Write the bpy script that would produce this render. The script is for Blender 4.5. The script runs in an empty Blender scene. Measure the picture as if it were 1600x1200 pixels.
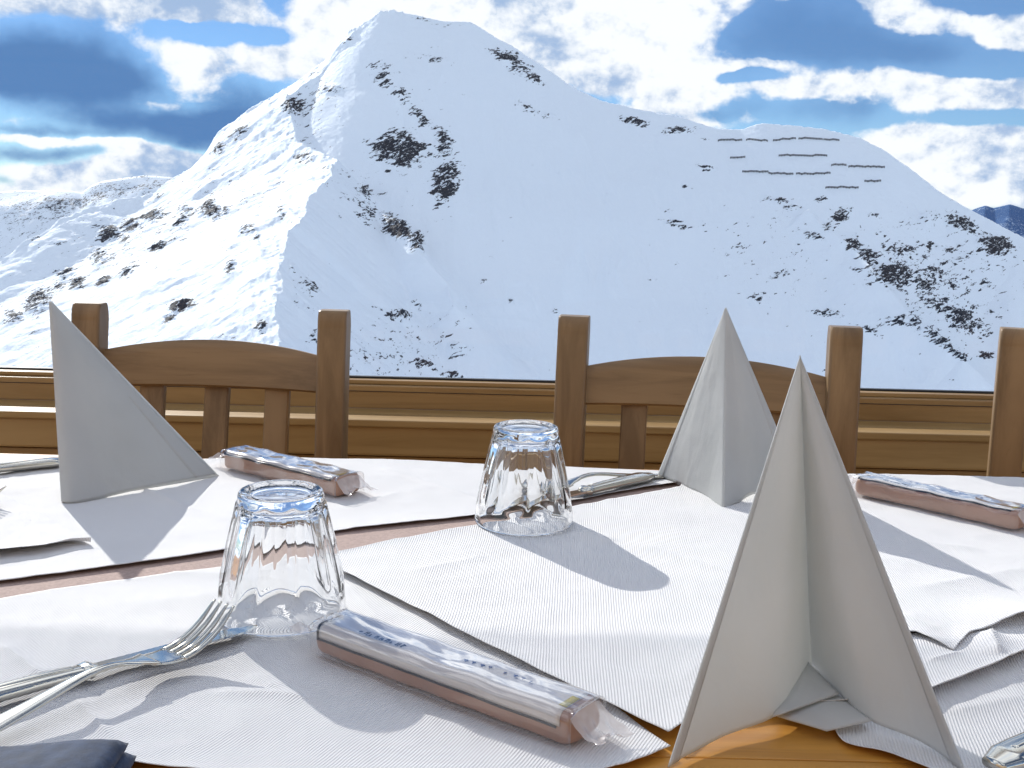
import bpy, bmesh, math, random
import numpy as np
from mathutils import Vector, Matrix
R = math.radians
PI = math.pi
random.seed(7)
scene = bpy.context.scene
C = scene.collection

# ------------------------------------------------------------------ camera
EYE = Vector((0.0, 0.0, 1.03))
F = 1700.0                                   # focal length in pixels of the 1600 px wide photograph
PITCH, ROLL = R(9.35), R(1.43)
CM = Matrix.Rotation(R(90) - PITCH, 3, 'X') @ Matrix.Rotation(ROLL, 3, 'Z')
cam_d = bpy.data.cameras.new('camera')
cam = bpy.data.objects.new('camera', cam_d)
C.objects.link(cam)
cam.matrix_world = Matrix.Translation(EYE) @ CM.to_4x4()
cam_d.sensor_width = 36.0
cam_d.lens = 36.0 * F / 1600.0
cam_d.clip_start = 0.02
cam_d.clip_end = 30000.0
scene.camera = cam

# ------------------------------------------------------------------ sun, exposure
SUN_EL, SUN_AZ = R(28.5), R(31.0)            # azimuth measured from +Y towards -X
sun_dir = Vector((-math.sin(SUN_AZ) * math.cos(SUN_EL), math.cos(SUN_AZ) * math.cos(SUN_EL), math.sin(SUN_EL)))
sd = bpy.data.lights.new('sun', 'SUN')
sd.energy = 2.0
sd.angle = R(0.5)
sd.color = (1.0, 0.965, 0.92)
sun = bpy.data.objects.new('sun', sd)
sun.rotation_euler = sun_dir.to_track_quat('Z', 'Y').to_euler()
sun.location = (-3, 8, 6)
C.objects.link(sun)
scene.view_settings.view_transform = 'Standard'
scene.view_settings.look = 'None'
scene.view_settings.exposure = 1.18
scene.view_settings.gamma = 1.0
scene.cycles.use_denoising = True
scene.cycles.max_bounces = 12
scene.cycles.transmission_bounces = 10
scene.cycles.transparent_max_bounces = 10
scene.cycles.diffuse_bounces = 4
scene.cycles.glossy_bounces = 5
scene.cycles.sample_clamp_indirect = 6.0
scene.cycles.caustics_reflective = False
scene.cycles.caustics_refractive = True
scene.cycles.blur_glossy = 0.3

# ------------------------------------------------------------------ node helpers
class NT:
    def __init__(s, tree):
        s.t = tree
    def n(s, typ, ins=None, **kw):
        nd = s.t.nodes.new(typ)
        for k, v in kw.items():
            setattr(nd, k, v)
        for k, v in (ins or {}).items():
            s.put(nd.inputs[k], v)
        return nd
    def put(s, sock, v):
        if isinstance(v, bpy.types.NodeSocket):
            s.t.links.new(v, sock)
        else:
            sock.default_value = v
    def m(s, op, a, b=None, c=None, clamp=False):
        nd = s.t.nodes.new('ShaderNodeMath')
        nd.operation = op
        nd.use_clamp = clamp
        for i, v in enumerate((a, b, c)):
            if v is not None:
                s.put(nd.inputs[i], v)
        return nd.outputs[0]
    def mix(s, f, a, b, blend='MIX'):
        nd = s.t.nodes.new('ShaderNodeMix')
        nd.data_type = 'RGBA'
        nd.blend_type = blend
        s.put(nd.inputs[0], f)
        s.put(nd.inputs[6], a)
        s.put(nd.inputs[7], b)
        return nd.outputs[2]
    def smooth(s, v, lo, hi, a=0.0, b=1.0):
        nd = s.t.nodes.new('ShaderNodeMapRange')
        nd.interpolation_type = 'SMOOTHSTEP'
        for i, x in enumerate((v, lo, hi, a, b)):
            s.put(nd.inputs[i], x)
        return nd.outputs[0]
    def noise(s, vec, scale, detail=4.0, rough=0.5, dist=0.0):
        nd = s.n('ShaderNodeTexNoise', {'Scale': scale, 'Detail': detail, 'Roughness': rough, 'Distortion': dist})
        s.put(nd.inputs['Vector'], vec)
        return nd.outputs[0]

def rgb(r, g, b):
    return (r, g, b, 1.0)

# ------------------------------------------------------------------ sky with clouds
world = bpy.data.worlds.new('World')
scene.world = world
world.use_nodes = True
wt = world.node_tree
wt.nodes.clear()
w = NT(wt)
sky = w.n('ShaderNodeTexSky', sky_type='NISHITA')
sky.sun_disc = False
sky.sun_elevation = SUN_EL
sky.sun_rotation = -SUN_AZ
sky.altitude = 2000
sky.air_density = 0.9
sky.dust_density = 0.0
sky.ozone_density = 3.5
tc = w.n('ShaderNodeTexCoord')
sep = w.n('ShaderNodeSeparateXYZ', {0: tc.outputs['Generated']})
X, Y, Z = sep.outputs
az = w.m('ARCTAN2', X, Y)
el = w.m('ARCSINE', Z)
AZ = lambda px: math.atan((px - 800) / F)
EL = lambda px, py: math.atan((320 + (px - 800) * 0.025 - py) / F * math.cos(AZ(px)))
pv = w.n('ShaderNodeCombineXYZ', {0: az, 1: w.m('MULTIPLY', el, 1.25), 2: 0.0}).outputs[0]
# domain warp so that blob edges billow
wn = w.n('ShaderNodeTexNoise', {'Vector': pv, 'Scale': 11.0, 'Detail': 5.0, 'Roughness': 0.55})
wsep = w.n('ShaderNodeSeparateColor', {0: wn.outputs[1]})
azw = w.m('ADD', az, w.m('MULTIPLY', w.m('SUBTRACT', wsep.outputs[0], 0.5), 0.048))
elw = w.m('ADD', el, w.m('MULTIPLY', w.m('SUBTRACT', wsep.outputs[1], 0.5), 0.032))
def blobs(lst):
    tot = None
    for px, py, rx, ry, amp in lst:
        a0, e0 = AZ(px), EL(px, py)
        dx = w.m('MULTIPLY', w.m('SUBTRACT', azw, a0), F / rx)
        dy = w.m('MULTIPLY', w.m('SUBTRACT', elw, e0), F / ry)
        r2 = w.m('ADD', w.m('MULTIPLY', dx, dx), w.m('MULTIPLY', dy, dy))
        g = w.m('MULTIPLY', w.m('EXPONENT', w.m('MULTIPLY', r2, -0.7)), amp)
        tot = g if tot is None else w.m('ADD', tot, g)
    return tot
CLOUD = [(120, 12, 210, 40, 1.2), (300, 10, 70, 26, 1.0), (30, 76, 34, 14, 1.0), (240, 82, 60, 26, 1.2), (300, 140, 60, 28, 1.2), (345, 158, 22, 9, .9), (215, 172, 90, 11, 1.0), (60, 156, 110, 10, 1.0),
         (35, 192, 70, 16, .75), (90, 219, 120, 6, .9), (220, 236, 110, 14, .8), (80, 284, 190, 30, 1.3), (270, 262, 80, 20, .9), (395, 22, 24, 13, .8), (383, 44, 18, 6, .6), (385, 100, 60, 24, 1.0),
         (460, 95, 66, 45, 1.3), (500, 50, 50, 34, 1.0), (580, 10, 90, 46, 1.2), (690, 15, 70, 40, 1.0),
         (830, 45, 70, 50, 1.2), (930, 80, 110, 80, 1.4), (1040, 60, 70, 90, 1.3), (1040, 170, 60, 34, 1.1), (1130, 190, 50, 12, .8), (1240, 4, 90, 16, 1.0), (1120, 10, 80, 24, .9), (1335, 14, 40, 22, .9), (1200, 109, 110, 13, 1.1),
         (1240, 148, 90, 20, 1.2), (1400, 150, 120, 32, 1.3), (1500, 160, 70, 22, .9), (1590, 150, 40, 16, .9), (1380, 48, 50, 24, 1.1), (1445, 44, 56, 26, 1.2), (1550, 62, 44, 28, 1.1),
         (1500, 262, 130, 52, 1.4), (1620, 260, 100, 52, 1.3), (1400, 225, 60, 22, .8)]
GAP = [(420, 68, 46, 14, .8), (330, 62, 60, 12, .9), (440, 20, 26, 20, .5), (300, 50, 50, 8, .6), (1530, 10, 90, 12, 1.0), (1530, 108, 70, 18, .9), (1500, 192, 90, 12, .9), (1152, 129, 32, 7, 1.1),
       (760, 3, 24, 12, 1.0), (945, 0, 24, 12, .8), (345, 70, 20, 20, .5)]
SHADE = [(105, 112, 120, 44, 1.25), (30, 125, 90, 26, .8), (205, 135, 50, 20, .7), (280, 196, 130, 19, 1.2), (385, 165, 50, 22, .8), (370, 205, 60, 16, .7), (60, 207, 90, 6, .5), (70, 238, 100, 9, .8), (300, 225, 60, 8, .5),
         (1235, 70, 130, 36, .85), (1170, 40, 50, 34, .5), (1290, 92, 110, 22, .6), (1400, 95, 60, 14, .7), (1240, 178, 90, 20, .7), (1090, 184, 34, 12, .7), (500, 112, 30, 14, .45), (350, 115, 34, 12, .35), (1330, 175, 30, 14, .4),
         (15, 276, 24, 10, .7), (950, 165, 60, 10, .3)]
shadow_blobs = blobs(SHADE)
dens_front = w.m('SUBTRACT', w.m('MINIMUM', blobs(CLOUD), 1.25), w.m('ADD', w.m('MULTIPLY', blobs(GAP), 1.6), w.m('MULTIPLY', shadow_blobs, 1.15)))
# behind and beside the photographed part of the sky: scattered cloud of the same sort
rest = w.m('MULTIPLY', w.m('SUBTRACT', w.noise(w.n('ShaderNodeVectorMath', {0: tc.outputs['Generated'], 1: (1, 1, 2.2)}, operation='MULTIPLY').outputs[0], 2.6, 3.0), 0.44), 7.0)
front = w.m('MULTIPLY', w.smooth(w.m('ABSOLUTE', az), 0.46, 0.6, 1.0, 0.0), w.smooth(el, 0.2, 0.32, 1.0, 0.0))
base = w.m('ADD', w.m('MULTIPLY', dens_front, front), w.m('MULTIPLY', rest, w.m('SUBTRACT', 1.0, front)))
def billow(vec):
    n1 = w.noise(vec, 15.0, 10.0, 0.60, 0.15)
    # rounded heads: the folded noise gives cauliflower lobes rather than smears
    n2 = w.m('ABSOLUTE', w.m('SUBTRACT', w.noise(vec, 26.0, 8.0, 0.55), 0.5))
    return w.m('ADD', w.m('MULTIPLY', w.m('SUBTRACT', n1, 0.5), 2.0), w.m('MULTIPLY', w.m('SUBTRACT', n2, 0.09), -1.5))
b0 = billow(pv)
off = w.n('ShaderNodeVectorMath', {0: pv, 1: (-0.007, 0.011, 0)}, operation='ADD').outputs[0]
b1 = billow(off)
dens = w.m('SUBTRACT', w.m('ADD', base, b0), 0.50)
alpha = w.smooth(dens, -0.10, 0.42)
relief = w.m('SUBTRACT', b1, b0)                       # thicker cloud towards the sun: this side lies in its shade
shade = w.m('ADD', w.m('MULTIPLY', relief, 1.3), w.m('MULTIPLY', w.m('SUBTRACT', w.noise(pv, 8.0, 7.0, 0.55), 0.46), 4.2))
shade = w.smooth(shade, -0.05, 0.9)
ccol = w.mix(shade, rgb(0.96, 0.985, 1.03), rgb(0.36, 0.50, 0.74))
ccol = w.mix(w.m('MULTIPLY', w.smooth(dens, 0.0, 0.5, 1.0, 0.0), 0.12), ccol, rgb(0.5, 0.66, 0.92))
skyc = w.n('ShaderNodeVectorMath', {0: w.n('ShaderNodeVectorMath', {0: sky.outputs[0], 1: (0.80, 0.92, 1.02)}, operation='MULTIPLY').outputs[0], 3: 0.046}, operation='SCALE').outputs[0]
ccol = w.n('ShaderNodeVectorMath', {0: ccol, 3: w.m('ADD', 0.47, w.m('MULTIPLY', w.m('SUBTRACT', 1.0, front), 0.30))}, operation='SCALE').outputs[0]
# veil of cloud in shade, smooth, behind the bright heaps
veil = w.m('MULTIPLY', w.smooth(w.m('ADD', w.m('MULTIPLY', shadow_blobs, front), w.m('MULTIPLY', w.m('SUBTRACT', w.noise(pv, 12.0, 7.0, 0.58), 0.5), 1.5)), 0.0, 1.3), front)
veil = w.m('MULTIPLY', veil, w.smooth(az, -0.05, 0.12, 1.0, 0.68))
skyc = w.mix(veil, skyc, rgb(0.045, 0.108, 0.235))
above = w.smooth(el, -0.05, 0.0)
fin = w.mix(w.m('MULTIPLY', alpha, above), skyc, ccol)
bg = w.n('ShaderNodeBackground', {0: fin, 1: 1.0})
out = w.n('ShaderNodeOutputWorld', {0: bg.outputs[0]})
world.cycles.sampling_method = 'MANUAL'
world.cycles.sample_map_resolution = 512

# ------------------------------------------------------------------ pixel helpers (a ray of the survey camera met with a real plane)
def ray(px, py):
    return CM @ Vector(((px - 800) / F, -(py - 600) / F, -1.0))
def at(px, py, z=0.75):
    d = ray(px, py)
    return EYE + d * ((z - EYE.z) / d.z)
def atY(px, py, y):
    d = ray(px, py)
    return EYE + d * (y / d.y)

# ------------------------------------------------------------------ numpy noise
def _hash(ix, iy, seed):
    h = (ix.astype(np.int64) * 374761393 + iy.astype(np.int64) * 668265263 + seed * 982451653) & 0x7fffffff
    h = ((h ^ (h >> 13)) * 1274126177) & 0x7fffffff
    return ((h ^ (h >> 16)) & 0xffff) / 65535.0
def vnoise(x, y, seed=0):
    ix, iy = np.floor(x), np.floor(y)
    fx, fy = x - ix, y - iy
    fx = fx * fx * fx * (fx * (fx * 6 - 15) + 10)
    fy = fy * fy * fy * (fy * (fy * 6 - 15) + 10)
    a = _hash(ix, iy, seed); b = _hash(ix + 1, iy, seed)
    c = _hash(ix, iy + 1, seed); d = _hash(ix + 1, iy + 1, seed)
    return (a + (b - a) * fx) * (1 - fy) + (c + (d - c) * fx) * fy
def fbm(x, y, oct=4, seed=0, rough=0.5, ridged=False):
    tot = 0; amp = 1.0; s = 0
    for o in range(oct):
        v = vnoise(x * 2 ** o + 17.3 * o, y * 2 ** o - 9.1 * o, seed + o) * 2 - 1
        if ridged:
            v = 1 - 2 * np.abs(v)
        tot = tot + v * amp; s += amp; amp *= rough
    return tot / s

# ------------------------------------------------------------------ object helpers
def tag(o, label=None, cat=None, group=None, kind=None):
    if label: o['label'] = label
    if cat: o['category'] = cat
    if group: o['group'] = group
    if kind: o['kind'] = kind
    return o
def empty(name, loc, rz=0.0):
    o = bpy.data.objects.new(name, None)
    o.empty_display_size = 0.05
    o.location = loc
    o.rotation_euler = (0, 0, rz)
    C.objects.link(o)
    return o
def link(name, me, m, parent=None):
    me.materials.append(m)
    o = bpy.data.objects.new(name, me)
    C.objects.link(o)
    if parent: o.parent = parent
    return o
def mesh_obj(name, verts, faces, m, parent=None, smooth=True):
    me = bpy.data.meshes.new(name)
    me.from_pydata([tuple(v) for v in verts], [], faces)
    me.update()
    if smooth:
        me.polygons.foreach_set('use_smooth', [True] * len(me.polygons))
    return link(name, me, m, parent)
def bm_obj(name, bm, m, parent=None, smooth=False):
    bmesh.ops.recalc_face_normals(bm, faces=bm.faces)
    me = bpy.data.meshes.new(name)
    bm.to_mesh(me); bm.free()
    if smooth:
        me.polygons.foreach_set('use_smooth', [True] * len(me.polygons))
    return link(name, me, m, parent)
def add_box(bm, lo, hi, bevel=0.0):
    lo, hi = Vector(lo), Vector(hi)
    r = bmesh.ops.create_cube(bm, size=1.0, matrix=Matrix.Translation((lo + hi) / 2) @ Matrix.Diagonal((*(hi - lo), 1.0)))
    if bevel:
        es = list({e for v in r['verts'] for e in v.link_edges})
        bmesh.ops.bevel(bm, geom=es, offset=bevel, segments=2, affect='EDGES', profile=0.6)
def box(name, lo, hi, m, parent=None, bevel=0.0):
    bm = bmesh.new(); add_box(bm, lo, hi, bevel)
    return bm_obj(name, bm, m, parent)
def loft(secs, cap=True):
    """closed rings of points -> verts, faces"""
    n = len(secs[0]); V = []; Fc = []
    for s in secs: V += [Vector(p) for p in s]
    for i in range(len(secs) - 1):
        for j in range(n):
            k = (j + 1) % n
            Fc.append((i * n + j, i * n + k, (i + 1) * n + k, (i + 1) * n + j))
    if cap:
        Fc.append(tuple(range(n))[::-1])
        Fc.append(tuple((len(secs) - 1) * n + j for j in range(n)))
    return V, Fc
def grid_faces(nu, nv):
    return [(j * nu + i, j * nu + i + 1, (j + 1) * nu + i + 1, (j + 1) * nu + i) for j in range(nv - 1) for i in range(nu - 1)]
def solidify(o, t, offset=-1.0, bev=0.0):
    s = o.modifiers.new('solid', 'SOLIDIFY'); s.thickness = t; s.offset = offset
def polyline(pts, n):
    """n points evenly along a smoothed polyline"""
    P = np.array([tuple(p) for p in pts], float)
    d = np.r_[0, np.cumsum(np.linalg.norm(np.diff(P, axis=0), axis=1))]
    t = np.linspace(0, d[-1], n)
    return np.stack([np.interp(t, d, P[:, k]) for k in range(P.shape[1])], 1)
def catmull(pts, n):
    P = [np.array(tuple(p), float) for p in pts]
    P = [2 * P[0] - P[1]] + P + [2 * P[-1] - P[-2]]
    m = len(P) - 3; out = []
    for i in range(n):
        t = i / (n - 1) * m; k = min(int(t), m - 1); u = t - k
        a, b, c, d = P[k:k + 4]
        out.append(0.5 * ((2 * b) + (c - a) * u + (2 * a - 5 * b + 4 * c - d) * u * u + (3 * b - a - 3 * c + d) * u ** 3))
    return np.array(out)

# ------------------------------------------------------------------ materials
def mat(name):
    m = bpy.data.materials.new(name); m.use_nodes = True
    t = NT(m.node_tree); b = m.node_tree.nodes['Principled BSDF']
    return m, t, b
def wood(name, axis, dark, light, scale=1.0, rough=0.45, knots=0.0):
    m, t, b = mat(name)
    co = t.n('ShaderNodeTexCoord').outputs['Object']
    oi = t.n('ShaderNodeObjectInfo').outputs['Random']
    s = [38.0, 38.0, 38.0]; s[axis] = 2.6
    v = t.n('ShaderNodeVectorMath', {0: co, 1: tuple(x * scale for x in s)}, operation='MULTIPLY').outputs[0]
    v = t.n('ShaderNodeVectorMath', {0: v, 1: t.n('ShaderNodeCombineXYZ', {0: t.m('MULTIPLY', oi, 31.0), 1: t.m('MULTIPLY', oi, 17.0), 2: t.m('MULTIPLY', oi, 23.0)}).outputs[0]}, operation='ADD').outputs[0]
    n1 = t.noise(v, 1.0, 5.0, 0.6, 0.8)
    n2 = t.noise(v, 0.22, 3.0, 0.5, 1.5)
    n3 = t.noise(v, 5.0, 3.0, 0.7)
    f = t.m('ADD', t.m('MULTIPLY', n1, 0.5), t.m('MULTIPLY', n2, 0.5))
    f = t.smooth(f, 0.34, 0.64)
    col = t.mix(f, dark, light)
    col = t.mix(t.smooth(n3, 0.6, 0.75, 0.0, 0.35), col, dark)
    if knots:
        kv = t.n('ShaderNodeTexVoronoi', {'Vector': co, 'Scale': 3.2}, feature='F1').outputs[0]
        col = t.mix(t.smooth(kv, 0.05, 0.11, knots, 0.0), col, rgb(dark[0] * .35, dark[1] * .3, dark[2] * .3))
    t.put(b.inputs['Base Color'], col)
    t.put(b.inputs['Roughness'], t.m('ADD', rough - 0.08, t.m('MULTIPLY', n1, 0.18)))
    bp = t.n('ShaderNodeBump', {'Strength': 0.25, 'Distance': 0.0006, 'Height': n1})
    t.put(b.inputs['Normal'], bp.outputs[0])
    return m
M = {}
BEECH_D, BEECH_L = rgb(0.17, 0.102, 0.045), rgb(0.33, 0.21, 0.10)
M['chair_v'] = wood('chair_wood_upright', 2, BEECH_D, BEECH_L)
M['chair_h'] = wood('chair_wood_lengthwise', 0, BEECH_D, BEECH_L)
M['panel'] = wood('spruce_panel', 0, rgb(0.30, 0.175, 0.055), rgb(0.50, 0.32, 0.13), 0.8, 0.42, 0.7)
M['frame'] = wood('window_frame_wood', 0, rgb(0.29, 0.165, 0.06), rgb(0.48, 0.30, 0.125), 0.8, 0.38)
M['frame_v'] = wood('window_frame_upright', 2, rgb(0.29, 0.165, 0.06), rgb(0.48, 0.30, 0.125), 0.8, 0.38)
M['table'] = wood('table_wood', 0, rgb(0.40, 0.16, 0.022), rgb(0.66, 0.31, 0.055), 1.2, 0.35)
M['floor'] = wood('floor_wood', 1, rgb(0.16, 0.09, 0.045), rgb(0.30, 0.18, 0.09), 0.4, 0.5)
M['soffit'] = wood('soffit_wood', 0, rgb(0.30, 0.21, 0.12), rgb(0.46, 0.35, 0.23), 0.4, 0.55)

def paper(name, ang, period=0.0018, col=(0.81, 0.795, 0.785), bump=1.0):
    m, t, b = mat(name)
    co = t.n('ShaderNodeTexCoord').outputs['Object']
    mp = t.n('ShaderNodeMapping', {'Vector': co, 'Rotation': (0, 0, ang)}).outputs[0]
    sp = t.n('ShaderNodeSeparateXYZ', {0: mp})
    wob = t.m('MULTIPLY', t.noise(mp, 14.0, 2.0), 0.003)
    ph = t.m('MULTIPLY', t.m('ADD', sp.outputs[0], wob), 2 * PI / period)
    rib = t.m('MULTIPLY', t.m('SINE', ph), 0.5)
    ph2 = t.m('MULTIPLY', sp.outputs[1], 2 * PI / 0.0011)
    rib2 = t.m('MULTIPLY', t.m('SINE', ph2), 0.10)
    fuzz = t.noise(mp, 900.0, 3.0, 0.6)
    h = t.m('ADD', t.m('ADD', rib, rib2), t.m('MULTIPLY', fuzz, 0.22))
    bp = t.n('ShaderNodeBump', {'Strength': bump, 'Distance': 0.00032, 'Height': h})
    big = t.noise(co, 9.0, 3.0)
    c = t.mix(t.smooth(big, 0.35, 0.7), rgb(*col), rgb(col[0] * 0.965, col[1] * 0.965, col[2] * 0.97))
    t.put(b.inputs['Base Color'], c)
    t.put(b.inputs['Roughness'], 0.75)
    t.put(b.inputs['Normal'], bp.outputs[0])
    t.put(b.inputs['Sheen Weight'], 0.15)
    return m
M['napkin'] = None
def napkin_mat():
    m, t, b = mat('napkin_paper')
    co = t.n('ShaderNodeTexCoord').outputs['Object']
    f1 = t.noise(co, 1500.0, 2.0, 0.6)
    f2 = t.noise(co, 30.0, 4.0, 0.55)
    f3 = t.noise(t.n('ShaderNodeMapping', {'Vector': co, 'Rotation': (0, R(20), 0), 'Scale': (1.0, 1.0, 0.35)}).outputs[0], 36.0, 3.0, 0.5, 1.0)
    h = t.m('ADD', t.m('ADD', t.m('MULTIPLY', f1, 0.5), t.m('MULTIPLY', f2, 3.0)), t.m('MULTIPLY', f3, 5.0))
    bp = t.n('ShaderNodeBump', {'Strength': 0.5, 'Distance': 0.0005, 'Height': h})
    c = t.mix(t.smooth(t.noise(co, 14.0, 4.0), 0.4, 0.7), rgb(0.77, 0.78, 0.775), rgb(0.72, 0.735, 0.73))
    t.put(b.inputs['Base Color'], c)
    t.put(b.inputs['Roughness'], 0.65)
    t.put(b.inputs['Normal'], bp.outputs[0])
    # a soft tissue lets some light through
    tr = t.n('ShaderNodeBsdfTranslucent', {0: rgb(0.75, 0.75, 0.72)})
    mx = t.n('ShaderNodeMixShader', {0: 0.42})
    t.put(mx.inputs[1], b.outputs[0]); t.put(mx.inputs[2], tr.outputs[0])
    t.put(m.node_tree.nodes['Material Output'].inputs[0], mx.outputs[0])
    return m
M['napkin'] = napkin_mat()
def simple(name, col, rough=0.5, metal=0.0, nscale=0.0, namp=0.15, bump=0.0, **kw):
    m, t, b = mat(name)
    if nscale:
        co = t.n('ShaderNodeTexCoord').outputs['Object']
        n = t.noise(co, nscale, 5.0, 0.6)
        c = t.mix(t.smooth(n, 0.3, 0.7), rgb(*[x * (1 - namp) for x in col]), rgb(*[min(1, x * (1 + namp)) for x in col]))
        t.put(b.inputs['Base Color'], c)
        if bump:
            bp = t.n('ShaderNodeBump', {'Strength': 0.6, 'Distance': bump, 'Height': n})
            t.put(b.inputs['Normal'], bp.outputs[0])
    else:
        t.put(b.inputs['Base Color'], rgb(*col))
    b.inputs['Roughness'].default_value = rough
    b.inputs['Metallic'].default_value = metal
    for k, v in kw.items():
        b.inputs[k.replace('_', ' ')].default_value = v
    return m
M['cloth'] = simple('brown_cloth', (0.44, 0.32, 0.275), 0.85, 0, 400.0, 0.12, 0.0004)
M['steel'] = simple('stainless_steel', (0.62, 0.59, 0.52), 0.14, 1.0, 60.0, 0.05)
M['navy'] = simple('navy_fabric', (0.012, 0.034, 0.085), 0.75, 0, 120.0, 0.3, 0.0008, Sheen_Weight=0.15)
M['kraft'] = simple('kraft_wrapper', (0.42, 0.24, 0.165), 0.32, 0, 25.0, 0.12, 0.0008, Coat_Weight=0.1, Coat_Roughness=0.2)
M['label'] = simple('glossy_white_label', (0.72, 0.70, 0.67), 0.28, 0, 40.0, 0.04, 0.0004, Coat_Weight=1.0, Coat_Roughness=0.05)
M['ink'] = simple('black_ink', (0.012, 0.012, 0.015), 0.3)
M['blue_ink'] = simple('blue_ink', (0.05, 0.10, 0.30), 0.3)
M['yellow_ink'] = simple('yellow_ink', (0.5, 0.42, 0.03), 0.3)
M['seal'] = simple('dark_seal', (0.02, 0.02, 0.022), 0.5)
M['barrier'] = simple('dark_weathered_steel', (0.018, 0.022, 0.03), 0.7, 0, 0.6, 0.3)
def added_blind_mat():
    m, t, b = mat('added_blind_fabric')
    co = t.n('ShaderNodeTexCoord').outputs['Object']
    t.put(b.inputs['Base Color'], t.mix(t.noise(co, 300.0, 2.0), rgb(.80, .79, .76), rgb(.74, .73, .70)))
    tr = t.n('ShaderNodeBsdfTranslucent', {0: rgb(0.85, 0.84, 0.80)})
    mx = t.n('ShaderNodeMixShader', {0: 0.55}); t.put(mx.inputs[1], b.outputs[0]); t.put(mx.inputs[2], tr.outputs[0])
    # sheer weave added to soften the sun; most passes straight through its holes
    m2 = t.n('ShaderNodeMixShader', {0: 0.78}); t.put(m2.inputs[1], mx.outputs[0]); t.put(m2.inputs[2], t.n('ShaderNodeBsdfTransparent').outputs[0])
    t.put(m.node_tree.nodes['Material Output'].inputs[0], m2.outputs[0])
    return m
M['added_blind'] = added_blind_mat()
def film_mat():
    m, t, b = mat('clear_film')
    b.inputs['Base Color'].default_value = rgb(0.82, 0.74, 0.70)
    b.inputs['Roughness'].default_value = 0.18
    b.inputs['Coat Weight'].default_value = 1.0
    b.inputs['Coat Roughness'].default_value = 0.06
    m2 = t.n('ShaderNodeMixShader', {0: 0.45}); t.put(m2.inputs[1], b.outputs[0]); t.put(m2.inputs[2], t.n('ShaderNodeBsdfTransparent').outputs[0])
    t.put(m.node_tree.nodes['Material Output'].inputs[0], m2.outputs[0])
    return m
M['film'] = film_mat()
def wrap_mat():
    m, t, b = mat('clear_wrap')
    co = t.n('ShaderNodeTexCoord').outputs['Object']
    st = t.n('ShaderNodeMapping', {'Vector': co, 'Scale': (16.0, 70.0, 70.0)}).outputs[0]
    nz = t.noise(st, 1.0, 1.5, 0.4, 0.6)
    bp = t.n('ShaderNodeBump', {'Strength': 0.8, 'Distance': 0.0016, 'Height': nz})
    gl = t.n('ShaderNodeBsdfGlossy', {0: rgb(1, 1, 1), 1: 0.07}); t.put(gl.inputs['Normal'], bp.outputs[0])
    fr = t.n('ShaderNodeLayerWeight', {0: 0.5}); t.put(fr.inputs['Normal'], bp.outputs[0])
    m2 = t.n('ShaderNodeMixShader'); t.put(m2.inputs[0], t.m('ADD', 0.05, t.m('MULTIPLY', t.m('POWER', fr.outputs[1], 3.0), 0.75), clamp=True)); t.put(m2.inputs[1], t.n('ShaderNodeBsdfTransparent', {0: rgb(.985, .975, .97)}).outputs[0]); t.put(m2.inputs[2], gl.outputs[0])
    t.put(m.node_tree.nodes['Material Output'].inputs[0], m2.outputs[0])
    return m
M['wrap'] = wrap_mat()
def pane_mat():
    m, t, b = mat('window_glass')
    gl = t.n('ShaderNodeBsdfGlossy', {0: rgb(1, 1, 1), 1: 0.0})
    tr = t.n('ShaderNodeBsdfTransparent', {0: rgb(0.985, 0.992, 0.99)})
    fr = t.n('ShaderNodeFresnel', {0: 1.25})
    m2 = t.n('ShaderNodeMixShader'); t.put(m2.inputs[0], fr.outputs[0]); t.put(m2.inputs[1], tr.outputs[0]); t.put(m2.inputs[2], gl.outputs[0])
    t.put(m.node_tree.nodes['Material Output'].inputs[0], m2.outputs[0])
    return m
M['pane'] = pane_mat()
def glass_mat():
    m, t, b = mat('tumbler_glass')
    b.inputs['Base Color'].default_value = rgb(0.985, 0.992, 0.995)
    b.inputs['Roughness'].default_value = 0.0
    b.inputs['IOR'].default_value = 1.48
    b.inputs['Transmission Weight'].default_value = 1.0
    return m
M['glass'] = glass_mat()

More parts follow.
